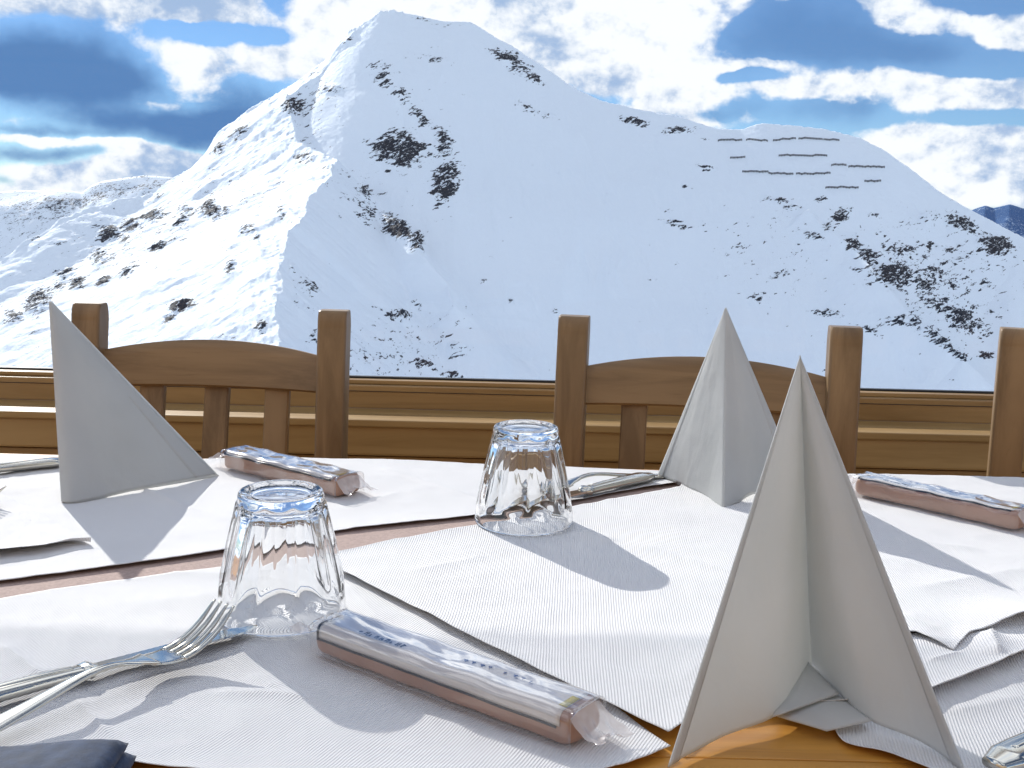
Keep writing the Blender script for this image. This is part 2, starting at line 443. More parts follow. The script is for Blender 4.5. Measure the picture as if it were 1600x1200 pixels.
def terrain_mat(name, rockiness=0.0, snow=(0.84, 0.90, 0.965), rock=(0.018, 0.024, 0.036)):
    m, t, b = mat(name)
    co = t.n('ShaderNodeTexCoord').outputs['Object']
    reg = t.n('ShaderNodeAttribute', attribute_name='rock').outputs['Fac']
    st = t.n('ShaderNodeVectorMath', {0: t.n('ShaderNodeMapping', {'Vector': co, 'Rotation': (0.0, R(24), R(15))}).outputs[0], 1: (0.62, 0.6, 1.7)}, operation='MULTIPLY').outputs[0]
    n1 = t.noise(st, 0.060, 9.0, 0.62, 0.6)
    rd = t.m('ABSOLUTE', t.m('SUBTRACT', t.noise(st, 0.045, 7.0, 0.6, 1.0), 0.5))
    n2 = t.noise(st, 0.22, 5.0, 0.65, 0.5)
    v = t.m('ADD', t.m('MULTIPLY', n1, 0.9), t.m('MULTIPLY', n2, 1.25))
    v = t.m('SUBTRACT', v, t.m('MULTIPLY', rd, 0.9))
    thr = t.m('SUBTRACT', 1.405 - rockiness, t.m('MULTIPLY', t.m('MINIMUM', reg, 1.0), 0.50))
    rk = t.smooth(t.m('SUBTRACT', v, thr), 0.0, 0.022)
    dirt = t.noise(co, 0.6, 4.0)
    rc = t.mix(t.smooth(dirt, 0.35, 0.68), rgb(*rock), rgb(rock[0] * 1.9, rock[1] * 1.9, rock[2] * 1.9))
    # snow lodged on the rock's own ledges
    rk2 = t.m('MULTIPLY', rk, t.smooth(t.noise(st, 0.35, 4.0, 0.7), 0.60, 0.64, 1.0, 0.2))
    t.put(b.inputs['Base Color'], t.mix(rk2, rgb(*snow), rc))
    t.put(b.inputs['Roughness'], 0.7)
    b.inputs['Specular IOR Level'].default_value = 0.2
    sn = t.noise(co, 0.12, 8.0, 0.62)
    h = t.m('ADD', t.m('MULTIPLY', sn, 1.3), t.m('MULTIPLY', rk, t.m('ADD', 1.0, t.m('MULTIPLY', n2, 5.0))))
    bp = t.n('ShaderNodeBump', {'Strength': 0.6, 'Distance': 1.6, 'Height': h})
    t.put(b.inputs['Normal'], bp.outputs[0])
    return m
M['mountain'] = terrain_mat('snowy_mountain')
M['hills'] = terrain_mat('snowy_far_ridge', 0.0)
M['blue_hills'] = terrain_mat('haze_tinted_far_ridge', 0.22, (0.5, 0.62, 0.80), (0.03, 0.09, 0.22))  # blue of distant haze put into the snow and rock colours

# ------------------------------------------------------------------ the mountain: ridge lines at their real distances, slopes falling away from them
def ridge(pts):
    return np.array([tuple(atY(a, b, d)) for a, b, d in pts])
MAIN = ridge([(-330, 600, 1050), (-150, 505, 1150), (0, 409, 1250), (45, 376, 1290), (75, 364, 1310), (100, 342, 1330), (140, 326, 1350), (190, 312, 1370),
              (240, 303, 1385), (262, 285, 1400), (300, 262, 1420), (322, 242, 1440), (335, 221, 1450), (345, 205, 1455), (390, 173, 1465), (425, 153, 1470),
              (480, 117, 1480), (515, 90, 1487), (530, 66, 1490), (555, 47, 1493), (580, 31, 1497), (595, 19, 1500), (615, 17, 1500), (650, 24, 1505), (690, 34, 1508),
              (735, 35, 1510), (750, 44, 1510), (775, 60, 1508), (800, 72, 1505), (820, 86, 1500), (865, 116, 1495), (900, 140, 1490), (940, 158, 1485), (1000, 172, 1475),
              (1060, 183, 1465), (1120, 202, 1455), (1160, 203, 1450), (1180, 196, 1450), (1195, 193, 1450), (1250, 198, 1450), (1290, 203, 1448), (1340, 215, 1440),
              (1380, 235, 1430), (1425, 266, 1415), (1475, 305, 1400), (1520, 331, 1390), (1600, 372, 1370), (1760, 440, 1330), (2000, 560, 1250)])
SPUR = ridge([(565, 72, 1490), (530, 99, 1468), (480, 128, 1440), (447, 153, 1410), (455, 190, 1350), (464, 224, 1290), (500, 240, 1240), (528, 248, 1200),
              (515, 280, 1130), (480, 311, 1060), (482, 333, 1020), (453, 365, 965), (438, 415, 895), (437, 465, 835), (434, 535, 765), (430, 610, 700), (425, 720, 620)])
LEFT = ridge([(330, 318, 1300), (250, 340, 1230), (190, 368, 1180), (120, 420, 1110), (50, 490, 1020), (0, 545, 950), (-90, 620, 860)])
RIBS = [(ridge([(600, 75, 1475), (655, 165, 1380), (700, 240, 1320), (712, 300, 1265)]), .95, 7),
        (ridge([(560, 130, 1440), (600, 215, 1330), (640, 235, 1310)]), .9, 6),
        (ridge([(545, 270, 1215), (600, 330, 1150), (660, 385, 1080), (715, 480, 1000)]), .9, 6),
        (ridge([(1270, 330, 1290), (1370, 430, 1180), (1500, 560, 1080)]), .8, 4),
        (ridge([(1450, 330, 1330), (1590, 400, 1260)]), .8, 4)]
def seg_field(Rg, x, y, kl, kr, ease=0.0):
    """height of a roof-like body under the polyline: falls kl to its left, kr to its right (walking along it)"""
    best = np.full(x.shape, 1e9); hz = np.zeros(x.shape); side = np.zeros(x.shape)
    for a, b in zip(Rg[:-1], Rg[1:]):
        dx, dy = b[0] - a[0], b[1] - a[1]; L2 = dx * dx + dy * dy
        t = np.clip(((x - a[0]) * dx + (y - a[1]) * dy) / L2, 0, 1)
        qx, qy = x - (a[0] + t * dx), y - (a[1] + t * dy)
        d = np.sqrt(qx * qx + qy * qy)
        m = d < best
        best = np.where(m, d, best)
        hz = np.where(m, a[2] + t * (b[2] - a[2]), hz)
        side = np.where(m, dx * qy - dy * qx, side)
    return best, hz, side
def smax(a, b, k):
    h = np.clip(0.5 + 0.5 * (a - b) / k, 0, 1)
    return b + (a - b) * h + k * h * (1 - h)
NA, ND = 1250, 900
tanx = np.linspace(-0.62, 0.62, NA)
dist = np.concatenate([np.linspace(300, 600, 60, endpoint=False), np.linspace(600, 1540, ND - 90, endpoint=False), np.linspace(1540, 2100, 30)])
gy, gx = np.meshgrid(dist, tanx, indexing='ij')
gx = gx * gy
wx = gx + 14 * fbm(gx / 90, gy / 90, 3, 31); wy = gy + 14 * fbm(gx / 90, gy / 90, 3, 41)
def blurred(xs, ys, grid, widths):
    """the profile ys(xs) on a regular grid, and ever smoother versions of it for use farther down the slope"""
    f = np.interp(grid, xs, ys); out_ = []
    st = grid[1] - grid[0]
    for w_ in widths:
        if w_ <= 0: out_.append(f); continue
        k_ = np.arange(-int(3 * w_ / st), int(3 * w_ / st) + 1) * st
        g_ = np.exp(-k_ ** 2 / (2 * w_ * w_)); g_ /= g_.sum()
        fp = np.pad(f, len(k_) // 2, mode='reflect', reflect_type='odd')
        out_.append(np.convolve(fp, g_, 'valid'))
    return np.stack(out_)
def sample(stack, grid, q, lvl):
    n_ = len(stack) - 1
    lv = np.clip(lvl, 0, n_ - 1e-6); l0 = lv.astype(int); fr = lv - l0
    i_ = np.clip((q - grid[0]) / (grid[1] - grid[0]), 0, len(grid) - 1.001); i0 = i_.astype(int); fi = i_ - i0
    g_ = lambda l: stack[l, i0] * (1 - fi) + stack[l, i0 + 1] * fi
    return g_(l0) * (1 - fr) + g_(l0 + 1) * fr
WD = [0, 8, 20, 45, 90]
gX = np.arange(-1100, 1500, 2.0)
mZ = blurred(MAIN[:, 0], MAIN[:, 2], gX, WD); mY = blurred(MAIN[:, 0], MAIN[:, 1], gX, [25, 30, 45, 70, 110])
d_raw = np.abs(sample(mY, gX, gx, np.zeros_like(gx)) - gy)
lvl = np.interp(d_raw, [0, 15, 40, 100, 260], [0, 1, 2, 3, 4])
near = gy < sample(mY, gX, gx, np.zeros_like(gx))
d = d_raw; hz = sample(mZ, gX, gx, lvl)
dm = np.where(near, np.maximum(sample(mY, gX, gx, lvl) - gy, 0), d_raw); dm = np.where(d_raw < 15, d_raw, dm)
_sx = np.interp(gy, SPUR[::-1, 1], SPUR[::-1, 0]); fx = np.clip((gx - _sx) / 70 + 0.8, 0, 1); fx = fx * fx * (3 - 2 * fx)   # left of the spur the sunny flank lies flatter
kn = 0.62 + 0.14 * fx
Hm = hz - np.where(near, kn * dm - 0.00007 * dm * dm * fx, 0.75 * d_raw)
gY = np.arange(300, 1700, 2.0)
so = np.argsort(SPUR[:, 1])
sZ = blurred(SPUR[so, 1], SPUR[so, 2], gY, WD); sX = blurred(SPUR[so, 1], SPUR[so, 0], gY, WD)
wob = 4.5 * fbm(gy / 26, gy / 70 + 3, 3, 51)
dr2 = gx - sample(sX, gY, gy, np.zeros_like(gy)) + wob
left2 = dr2 < 0
d2 = np.abs(dr2)
lv2 = np.interp(d2, [0, 15, 40, 90, 200], [0, 1, 2, 3, 4])
hz2 = sample(sZ, gY, gy, lv2); dd2 = np.abs(gx - sample(sX, gY, gy, lv2) + wob)
slL = np.interp(gy, [700, 1000, 1200, 1330, 1400, 1480], [.38, .40, .44, .60, .60, .5])
Hs = hz2 - np.where(left2, slL * dd2 + 0.00005 * dd2 * dd2, 0.92 * dd2 - 0.0007 * dd2 * dd2)
Hs = Hs - 1500 * (np.clip(d2 - np.where(left2, 900, 330), 0, None) / 800) ** 2
Hs = Hs - 2.0 * np.clip(gy - 1478, 0, None)
# the sunny flank stays just under the far skyline ridge where the two meet
mtan = (MAIN[:, 2] - EYE.z) / MAIN[:, 1]
cap = EYE.z + np.interp(gx / gy, MAIN[:, 0] / MAIN[:, 1], mtan) * gy - 4.0
Hs = np.where(left2, -smax(-Hs, -cap, 14.0), Hs)
LEFT = catmull(LEFT, 40)
d3, hz3, side3 = seg_field(LEFT, wx, wy, 0, 0)
Hl = hz3 - 0.45 * d3
H = smax(Hm, Hs, 7.0)
H = smax(H, H + 5.0 * np.exp(-d3 / 22.0), 2.0)
for rg, k, kk in RIBS:
    dr, hr, sr = seg_field(catmull(rg, 24), wx, wy, 0, 0)
    H = smax(H, hr - k * dr, kk)
crest = np.exp(-d / 9.0); crest2 = np.exp(-d2 / 14.0)
H = H + 6.0 * fbm(gx / 170, gy / 120, 3, 3) * (1 - np.exp(-d / 60)) * (1 - np.exp(-d2 / 40))
H = H + 1.3 * fbm(wx / 34, wy / 26, 4, 5) * (1 - np.exp(-d / 12)) * (0.45 + 1.6 * (1 - fx))
rough_zone = np.exp(-d2 / 80.0) * left2
H = H + 4.2 * fbm((gx * .9 + gy * .35) / 20, (gy * .9 - gx * .35) / 55, 4, 8, 0.55, True) * rough_zone
H = H + 2.2 * fbm(gx / 9, gy / 16, 3, 19, 0.55, True) * np.exp(-d / 14) * np.where(gx / gy < -0.1, 1.0, 0.25)
H = H + 0.5 * fbm(gx / 7, gy / 7, 3, 9, 0.5, True) * (0.25 + crest * 1.2 + crest2 * 2)
H = H + 3.5 * fbm(wx / 46 + gy / 300, gy / 260, 4, 27, 0.5, True) * fx * (1 - np.exp(-d / 50)) * (1 - np.exp(-d2 / 50)) * 0.8
H = H + 2.4 * fbm((gx * .8 + gy * .5) / 60, (gy * .8 - gx * .5) / 26, 4, 29, 0.55) * (1 - fx) * (1 - np.exp(-d / 30))
H = np.maximum(H, -520 + 0 * H)
# which rock bands break through the snow
ROCKS = [(625, 235, 46, 27, 0, 1.25), (598, 118, 18, 22, 0, .8), (585, 105, 12, 8, 0, .7), (628, 148, 20, 14, 30, .95), (655, 182, 28, 10, 50, .9), (662, 90, 40, 8, 10, .6), (692, 222, 16, 28, 0, 1.0), (697, 283, 22, 36, 15, 1.25),
         (515, 140, 26, 10, -10, .85), (460, 166, 22, 14, 0, 1.2), (478, 246, 22, 9, 0, .8), (512, 262, 12, 10, 0, .7), (572, 300, 14, 18, 0, .95), (575, 335, 22, 18, 0, .85),
         (622, 358, 34, 16, 35, 1.15), (652, 378, 20, 14, 40, 1.1), (480, 220, 14, 8, 0, .6), (545, 60, 12, 8, 0, .55), (650, 28, 40, 5, 5, .6), (690, 40, 20, 5, 0, .5),
         (340, 232, 14, 14, 0, .8), (375, 205, 22, 10, -30, .7), (372, 222, 14, 8, 0, .6), (330, 330, 34, 13, 0, 1.05), (290, 328, 20, 12, 0, .85), (240, 338, 26, 12, -15, 1.05), (205, 352, 24, 12, -20, .95), (167, 366, 22, 13, -20, 1.1),
         (195, 375, 18, 12, 0, .9), (155, 402, 20, 18, -40, .9), (100, 432, 28, 16, -40, .85), (60, 470, 34, 20, -40, 1.05), (15, 495, 22, 20, 0, .8), (55, 375, 18, 8, 0, .6),
         (250, 305, 30, 7, -30, .7), (385, 360, 20, 12, -20, .85), (358, 385, 16, 8, -20, .6), (358, 415, 20, 10, -30, .75), (282, 478, 24, 12, -20, 1.05), (262, 500, 18, 14, -40, .85), (350, 525, 60, 6, 0, .5),
         (798, 95, 36, 12, 32, 1.05), (835, 122, 22, 9, 32, .9), (826, 172, 20, 7, 20, .95), (856, 180, 18, 6, 10, .7), (990, 190, 24, 7, 10, 1.1), (1056, 204, 26, 7, -5, 1.05),
         (1103, 263, 18, 5, 5, 1.0), (1072, 290, 12, 5, 10, .7), (1105, 218, 10, 3, 0, .5), (1040, 330, 20, 7, 15, .6), (1057, 350, 26, 8, 10, .95), (1212, 314, 26, 6, 0, .9), (1238, 325, 16, 6, 0, .95), (1198, 308, 14, 4, 0, .7),
         (1285, 310, 14, 6, 0, .7), (1312, 338, 22, 12, -35, 1.15), (1298, 354, 16, 9, 0, .9), (1365, 336, 14, 6, 0, .7), (1272, 370, 28, 8, 20, .95), (1336, 385, 22, 10, 30, 1.0), (1360, 400, 28, 12, 20, 1.05), (1410, 390, 36, 14, 15, .85), (1395, 428, 50, 20, 10, 1.2),
         (1445, 445, 36, 14, 20, .95), (1500, 350, 30, 14, 25, 1.15), (1560, 385, 26, 18, 20, 1.25), (1455, 340, 20, 10, 0, .7), (1455, 385, 26, 16, 20, .7), (1540, 380, 20, 20, 0, .85),
         (1500, 500, 44, 18, 25, 1.15), (1415, 500, 34, 12, 0, .9), (1460, 480, 34, 10, 10, .8), (1465, 530, 40, 12, 35, .95), (1495, 555, 26, 8, 20, .95), (1540, 555, 16, 8, 0, .85), (1295, 490, 32, 9, 10, .85), (1360, 518, 26, 7, 25, .9), (1185, 462, 18, 10, 0, .8),
         (480, 448, 24, 12, 25, .95), (620, 492, 24, 10, 0, 1.0), (648, 476, 14, 9, 0, .85), (480, 480, 14, 8, 0, .6), (712, 545, 16, 18, 40, .9), (662, 570, 24, 12, 20, .85), (700, 585, 20, 8, 0, .8), (757, 439, 8, 4, 0, .9), (799, 470, 6, 5, 0, .8),
         (868, 487, 8, 5, 0, .9), (1065, 450, 14, 4, 0, .5), (1018, 437, 8, 5, 0, .6), (590, 520, 18, 12, 0, .6), (495, 525, 24, 14, 0, .6), (1290, 580, 12, 6, 0, .6), (1110, 545, 18, 6, 0, .35), (950, 300, 6, 4, 0, .5), (833, 320, 8, 4, 0, .6), (1250, 350, 50, 40, 0, .25), (1470, 440, 120, 100, 0, .66), (200, 380, 160, 60, -25, .52), (480, 160, 60, 60, 0, .5), (370, 300, 90, 60, 0, .45), (620, 540, 120, 60, 0, .5), (1200, 400, 120, 90, 0, .38), (560, 300, 60, 40, 0, .5), (640, 230, 90, 130, 0, .22)]
Pw = np.stack([gx, gy, H - EYE.z], -1)
CMn = np.array(CM)
Pc = Pw @ CMn                                  # world to survey-camera axes
ppx = 800 + F * Pc[..., 0] / -Pc[..., 2]; ppy = 600 - F * Pc[..., 1] / -Pc[..., 2]
rock = np.zeros(H.shape)
ROCKS += [(20 + 330 * q_, 505 - 180 * q_ - 20 * math.sin(q_ * 9), 20, 9, -35, .95) for q_ in (.02, .12, .22, .3, .42, .55, .68, .8, .92)] + [(440 - 40 * math.sin(q_ * 8), 330 + 200 * q_, 10, 12, 0, .75) for q_ in (0, .2, .45, .7, .9)]
for cx, cy, rx, ry, an, am in ROCKS:
    a = R(an); dx = ppx - cx; dy = ppy - cy
    u = (dx * math.cos(a) + dy * math.sin(a)) / rx; v = (-dx * math.sin(a) + dy * math.cos(a)) / ry
    rock = np.maximum(rock, am * np.exp(-0.75 * (u * u + v * v)))
H = H + np.clip(rock - 0.45, 0, 1) * (7.0 * fbm(gx / 10, (gy + H) / 12, 4, 12, 0.6, True) + 2.5)
def terrain_mesh(name, gx, gy, H, rock, m):
    nd, na = H.shape
    me = bpy.data.meshes.new(name)
    co = np.stack([gx, gy, H], -1).reshape(-1, 3).astype(np.float32)
    idx = np.arange(nd * na).reshape(nd, na)
    q = np.stack([idx[:-1, :-1], idx[:-1, 1:], idx[1:, 1:], idx[1:, :-1]], -1).reshape(-1, 4)
    me.vertices.add(len(co)); me.vertices.foreach_set('co', co.ravel())
    me.loops.add(q.size); me.loops.foreach_set('vertex_index', q.ravel().astype(np.int32))
    me.polygons.add(len(q))
    me.polygons.foreach_set('loop_start', np.arange(0, q.size, 4, dtype=np.int32))
    me.polygons.foreach_set('use_smooth', np.ones(len(q), bool))
    me.update(calc_edges=True)
    at_ = me.attributes.new('rock', 'FLOAT', 'POINT'); at_.data.foreach_set('value', rock.ravel().astype(np.float32))
    o = link(name, me, m)
    return tag(o, kind='structure')
mountain = terrain_mesh('mountain', gx, gy, H, rock, M['mountain'])
def far_range(name, sil, tx0, tx1, D, m, seed, rk, depth):
    na, nd = 260, 120
    tx = np.linspace(tx0, tx1, na); dd = np.linspace(D - depth, D + depth * .4, nd)
    Y2, T = np.meshgrid(dd, tx, indexing='ij'); X2 = T * Y2
    S = ridge([(a, b, D) for a, b in sil]); S = S[np.argsort(S[:, 0])]
    top = np.interp(T * D, S[:, 0], S[:, 2])
    k = 0.55
    Hh = top - np.abs(Y2 - D) * k * (1 + .1 * fbm(T * 40, Y2 / 300, 2, seed)) + D / 110 * fbm(X2 / (D / 14), Y2 / (D / 12), 6, seed, .58) * np.clip(np.abs(Y2 - D) / (D * .03), 0, 1)
    rr = rk * np.clip(0.75 + 0.9 * fbm(X2 / (D / 12), Y2 / (D / 30), 3, seed + 5), 0, 1) * np.exp(-np.abs(Y2 - D) / (depth * .35))
    return terrain_mesh(name, X2, Y2, Hh, rr, m)
far_range('hills', [(-300, 330), (-100, 312), (0, 300), (30, 297), (60, 298), (75, 296), (110, 298), (128, 301), (142, 290), (160, 283), (200, 277), (225, 274), (270, 277), (330, 292), (420, 330)], -0.66, -0.2, 3400, M['hills'], 61, 0.95, 900)
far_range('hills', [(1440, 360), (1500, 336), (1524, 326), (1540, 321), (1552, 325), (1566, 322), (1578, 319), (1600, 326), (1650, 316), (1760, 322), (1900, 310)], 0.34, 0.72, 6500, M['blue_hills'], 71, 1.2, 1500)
gnd = bpy.data.meshes.new('snow_ground')
gs = 200; lx = np.linspace(-12000, 12000, gs)
bm = bmesh.new()
vs = [bm.verts.new(p) for p in ((-15000, -9000, -560), (15000, -9000, -560), (15000, 15000, -560), (-15000, 15000, -560))]
bm.faces.new(vs)
tag(bm_obj('valley_ground', bm, M['hills']), kind='structure')
# the snowy slope just outside, falling away below the window
nn = 60
sx, sy = np.meshgrid(np.linspace(-60, 60, nn), np.linspace(0, 1, nn)); sy = 2.4 + sy ** 2 * 330; sx = sx * (1 + sy / 40)
sz = -0.4 - 0.42 * (sy - 2.4) - .0006 * (sy - 2.4) ** 2 + 0.8 * fbm(sx / 12, sy / 12, 3, 77) * np.clip((sy - 3) / 20, 0, 1)
terrain_mesh('snow_slope', sx, sy, sz, sx * 0, M['mountain'])

# ------------------------------------------------------------------ avalanche barriers on the slope
def surface_z(x, y):
    if not (dist[0] < y < dist[-1]): return 0
    j = np.interp(y, dist, np.arange(len(dist))); i = np.interp(x / y, tanx, np.arange(NA))
    j0, i0 = int(j), int(i); fj, fi = j - j0, i - i0
    return float((H[j0, i0] * (1 - fi) + H[j0, i0 + 1] * fi) * (1 - fj) + (H[j0 + 1, i0] * (1 - fi) + H[j0 + 1, i0 + 1] * fi) * fj)
def hit(px, py):
    d = ray(px, py); d = d / d.y
    prev = 620.0
    for yy in np.arange(620, 1560, 2.0):
        p = EYE + d * yy
        if p.z < surface_z(p.x, p.y):
            return Vector((p.x, p.y, surface_z(p.x, p.y)))
        prev = yy
    return None
BARS = [(1122, 1159, 221, 221, 'leftmost of the five pieces in the highest row'), (1166, 1199, 220, 222, 'second piece from the left in the highest row'),
        (1208, 1243, 221, 218, 'middle piece of the five in the highest row'), (1248, 1285, 218, 219, 'fourth piece from the left in the highest row'),
        (1287, 1311, 220, 221, 'rightmost of the five pieces in the highest row'), (1141, 1164, 249, 248, 'very short piece alone left of the long second row'),
        (1217, 1292, 245, 245, 'long single piece of the second row'), (1299, 1322, 260, 260, 'short piece in the third row beside a longer one'),
        (1326, 1382, 262, 263, 'long piece in the third row, farthest right of all'), (1160, 1200, 270, 271, 'left piece of the three in the fourth row'),
        (1201, 1239, 273, 274, 'middle piece of the three in the fourth row'), (1244, 1297, 274, 273, 'right piece of the three in the fourth row'),
        (1351, 1376, 285, 285, 'short piece below the long third row piece'), (1290, 1341, 295, 295, 'lowest piece of all, above the rocks')]
for x0, x1, y0, y1, lab in BARS:
    n = max(3, int((x1 - x0) / 4)); bm = bmesh.new(); prev = None
    pts = [hit(x0 + (x1 - x0) * i / (n - 1), y0 + (y1 - y0) * i / (n - 1)) for i in range(n)]
    pts = [p for p in pts if p]
    for i, p in enumerate(pts):
        add_box(bm, (p.x - .22, p.y - .25, p.z - 1.2), (p.x + .22, p.y + .25, p.z + 2.2 + random.random() * .4))
        if i:
            q = pts[i - 1]
            for hh in (0.5, 1.1, 1.7, 2.2):
                a, b = q + Vector((0, 0, hh)), p + Vector((0, 0, hh)); dv = b - a; L = dv.length
                if L < 0.5 or L > 12: continue
                mt = Matrix.Translation((a + b) / 2) @ dv.to_track_quat('X', 'Z').to_matrix().to_4x4() @ Matrix.Diagonal((L, .25, .38, 1))
                bmesh.ops.create_cube(bm, size=1, matrix=mt)
    if pts:
        tag(bm_obj('avalanche_barrier', bm, M['barrier']), 'dark snow barrier, ' + lab, 'snow barrier', 'snow barriers on the mountain slope')

# ------------------------------------------------------------------ window wall, floor, roof
YW = 1.75
def zy(px, py, y):
    return atY(px, py, y).z
ZR = 0.7335
win = tag(empty('window', (0, YW, ZR)), 'wide window with brown wooden frame looking out on the snowy mountain', 'window')
def wbox(name, lo, hi, m, bevel=0.002):
    o = box(name, lo, hi, m, win, bevel); o.location = (0, -YW, -ZR); return o
wbox('bottom_rail', (-2.6, YW, 0.6957), (2.6, YW + 0.075, ZR), M['frame'])
wbox('glazing_bead', (-2.5, YW + 0.012, ZR + .0005), (2.5, YW + 0.030, ZR + 0.007), M['frame'], 0.001)
wbox('seal', (-2.5, YW + 0.031, ZR + .0005), (2.5, YW + 0.040, ZR + 0.010), M['seal'], 0)
wbox('pane', (-2.5, YW + 0.041, ZR + 0.001), (2.5, YW + 0.047, 1.70), M['pane'], 0)
wbox('top_rail', (-2.6, YW, 1.702), (2.6, YW + 0.075, 1.77), M['frame'])
wbox('side_rail', (-2.6, YW, ZR + .001), (-2.502, YW + 0.075, 1.70), M['frame_v'])
wbox('side_rail', (2.502, YW, ZR + .001), (2.6, YW + 0.075, 1.70), M['frame_v'])
g = wbox('bead_groove', (-2.5, YW - 0.0012, ZR - 0.0100), (2.5, YW - 0.0005, ZR - 0.0090), M['seal'], 0)
wall = tag(empty('panelled_wall', (0, 1.70, 0)), 'low wall of horizontal honey brown wooden boards under the window', 'wall')
def wl(name, lo, hi, m, bevel=0.003):
    o = box(name, lo, hi, m, wall, bevel); o.location = (0, -1.70, 0); return o
wl('core', (-3.2, 1.71, 0), (3.2, YW + 0.07, 0.688), M['panel'])
wl('ledge', (-3.2, 1.655, 0.684), (3.2, YW + .002, 0.6955), M['panel'], 0.002)
zt = 0.6835; k = 0
while zt > 0.08:
    hgt = 0.047 if k == 0 else 0.088
    wl('board', (-3.2, 1.662 + (0.0 if k == 0 else 0.012), zt - hgt), (3.2, 1.709, zt), M['panel'], 0.004)
    zt -= hgt + 0.003; k += 1
bw = tag(empty('back_wall', (0, -1.9, 0)), 'warm boarded wall of the dining room behind the table', 'wall')
bm = bmesh.new()
for i in range(14):
    add_box(bm, (-3.4, -1.94, .002 + i * .185), (3.4, -1.90, .002 + i * .185 + .183), .003)
o = bm_obj('boarding', bm, M['soffit'], bw); o.location = (0, 1.9, 0)
bm = bmesh.new()
for i in range(30):
    x = -3.3 + i * .22
    add_box(bm, (x, -2.6, -0.04), (x + .217, 1.9, 0.0), 0.001)
tag(bm_obj('floor', bm, M['floor']), kind='structure')
bl = tag(empty('added_sun_blind', (0, 1.70, 1.70)), 'added sheer white fabric above the view, softening the sun on the near table', 'added_blind')  # unseen, added only to soften the sun on the near table
V = [(x, .002 * math.sin(x * 9) + 1.715 - 1.70, z - 1.70) for z in (1.425, 1.50, 1.60, 1.672) for x in np.linspace(-2.48, 2.48, 60)]
o = mesh_obj('fabric', V, grid_faces(60, 4), M['added_blind'], bl); solidify(o, .0012, 0)
bm = bmesh.new(); bmesh.ops.create_cone(bm, cap_ends=True, segments=24, radius1=.022, radius2=.022, depth=4.98, matrix=Matrix.Translation((0, .018, -.012)) @ Matrix.Rotation(R(90), 4, 'Y'))
bm_obj('roller', bm, M['added_blind'], bl, True)
box('bottom_bar', (-2.48, .010, -.283), (2.48, .020, -.277), M['added_blind'], bl, .002)
for sx_ in (-3.3, 3.3):
    tag(box('terrace_post', (sx_ - .07, 1.86, 0), (sx_ + .07, 2.0, 1.90), M['frame_v'], None, 0.004), 'square wooden post at the %s end of the window wall' % ('left' if sx_ < 0 else 'right'), 'post')

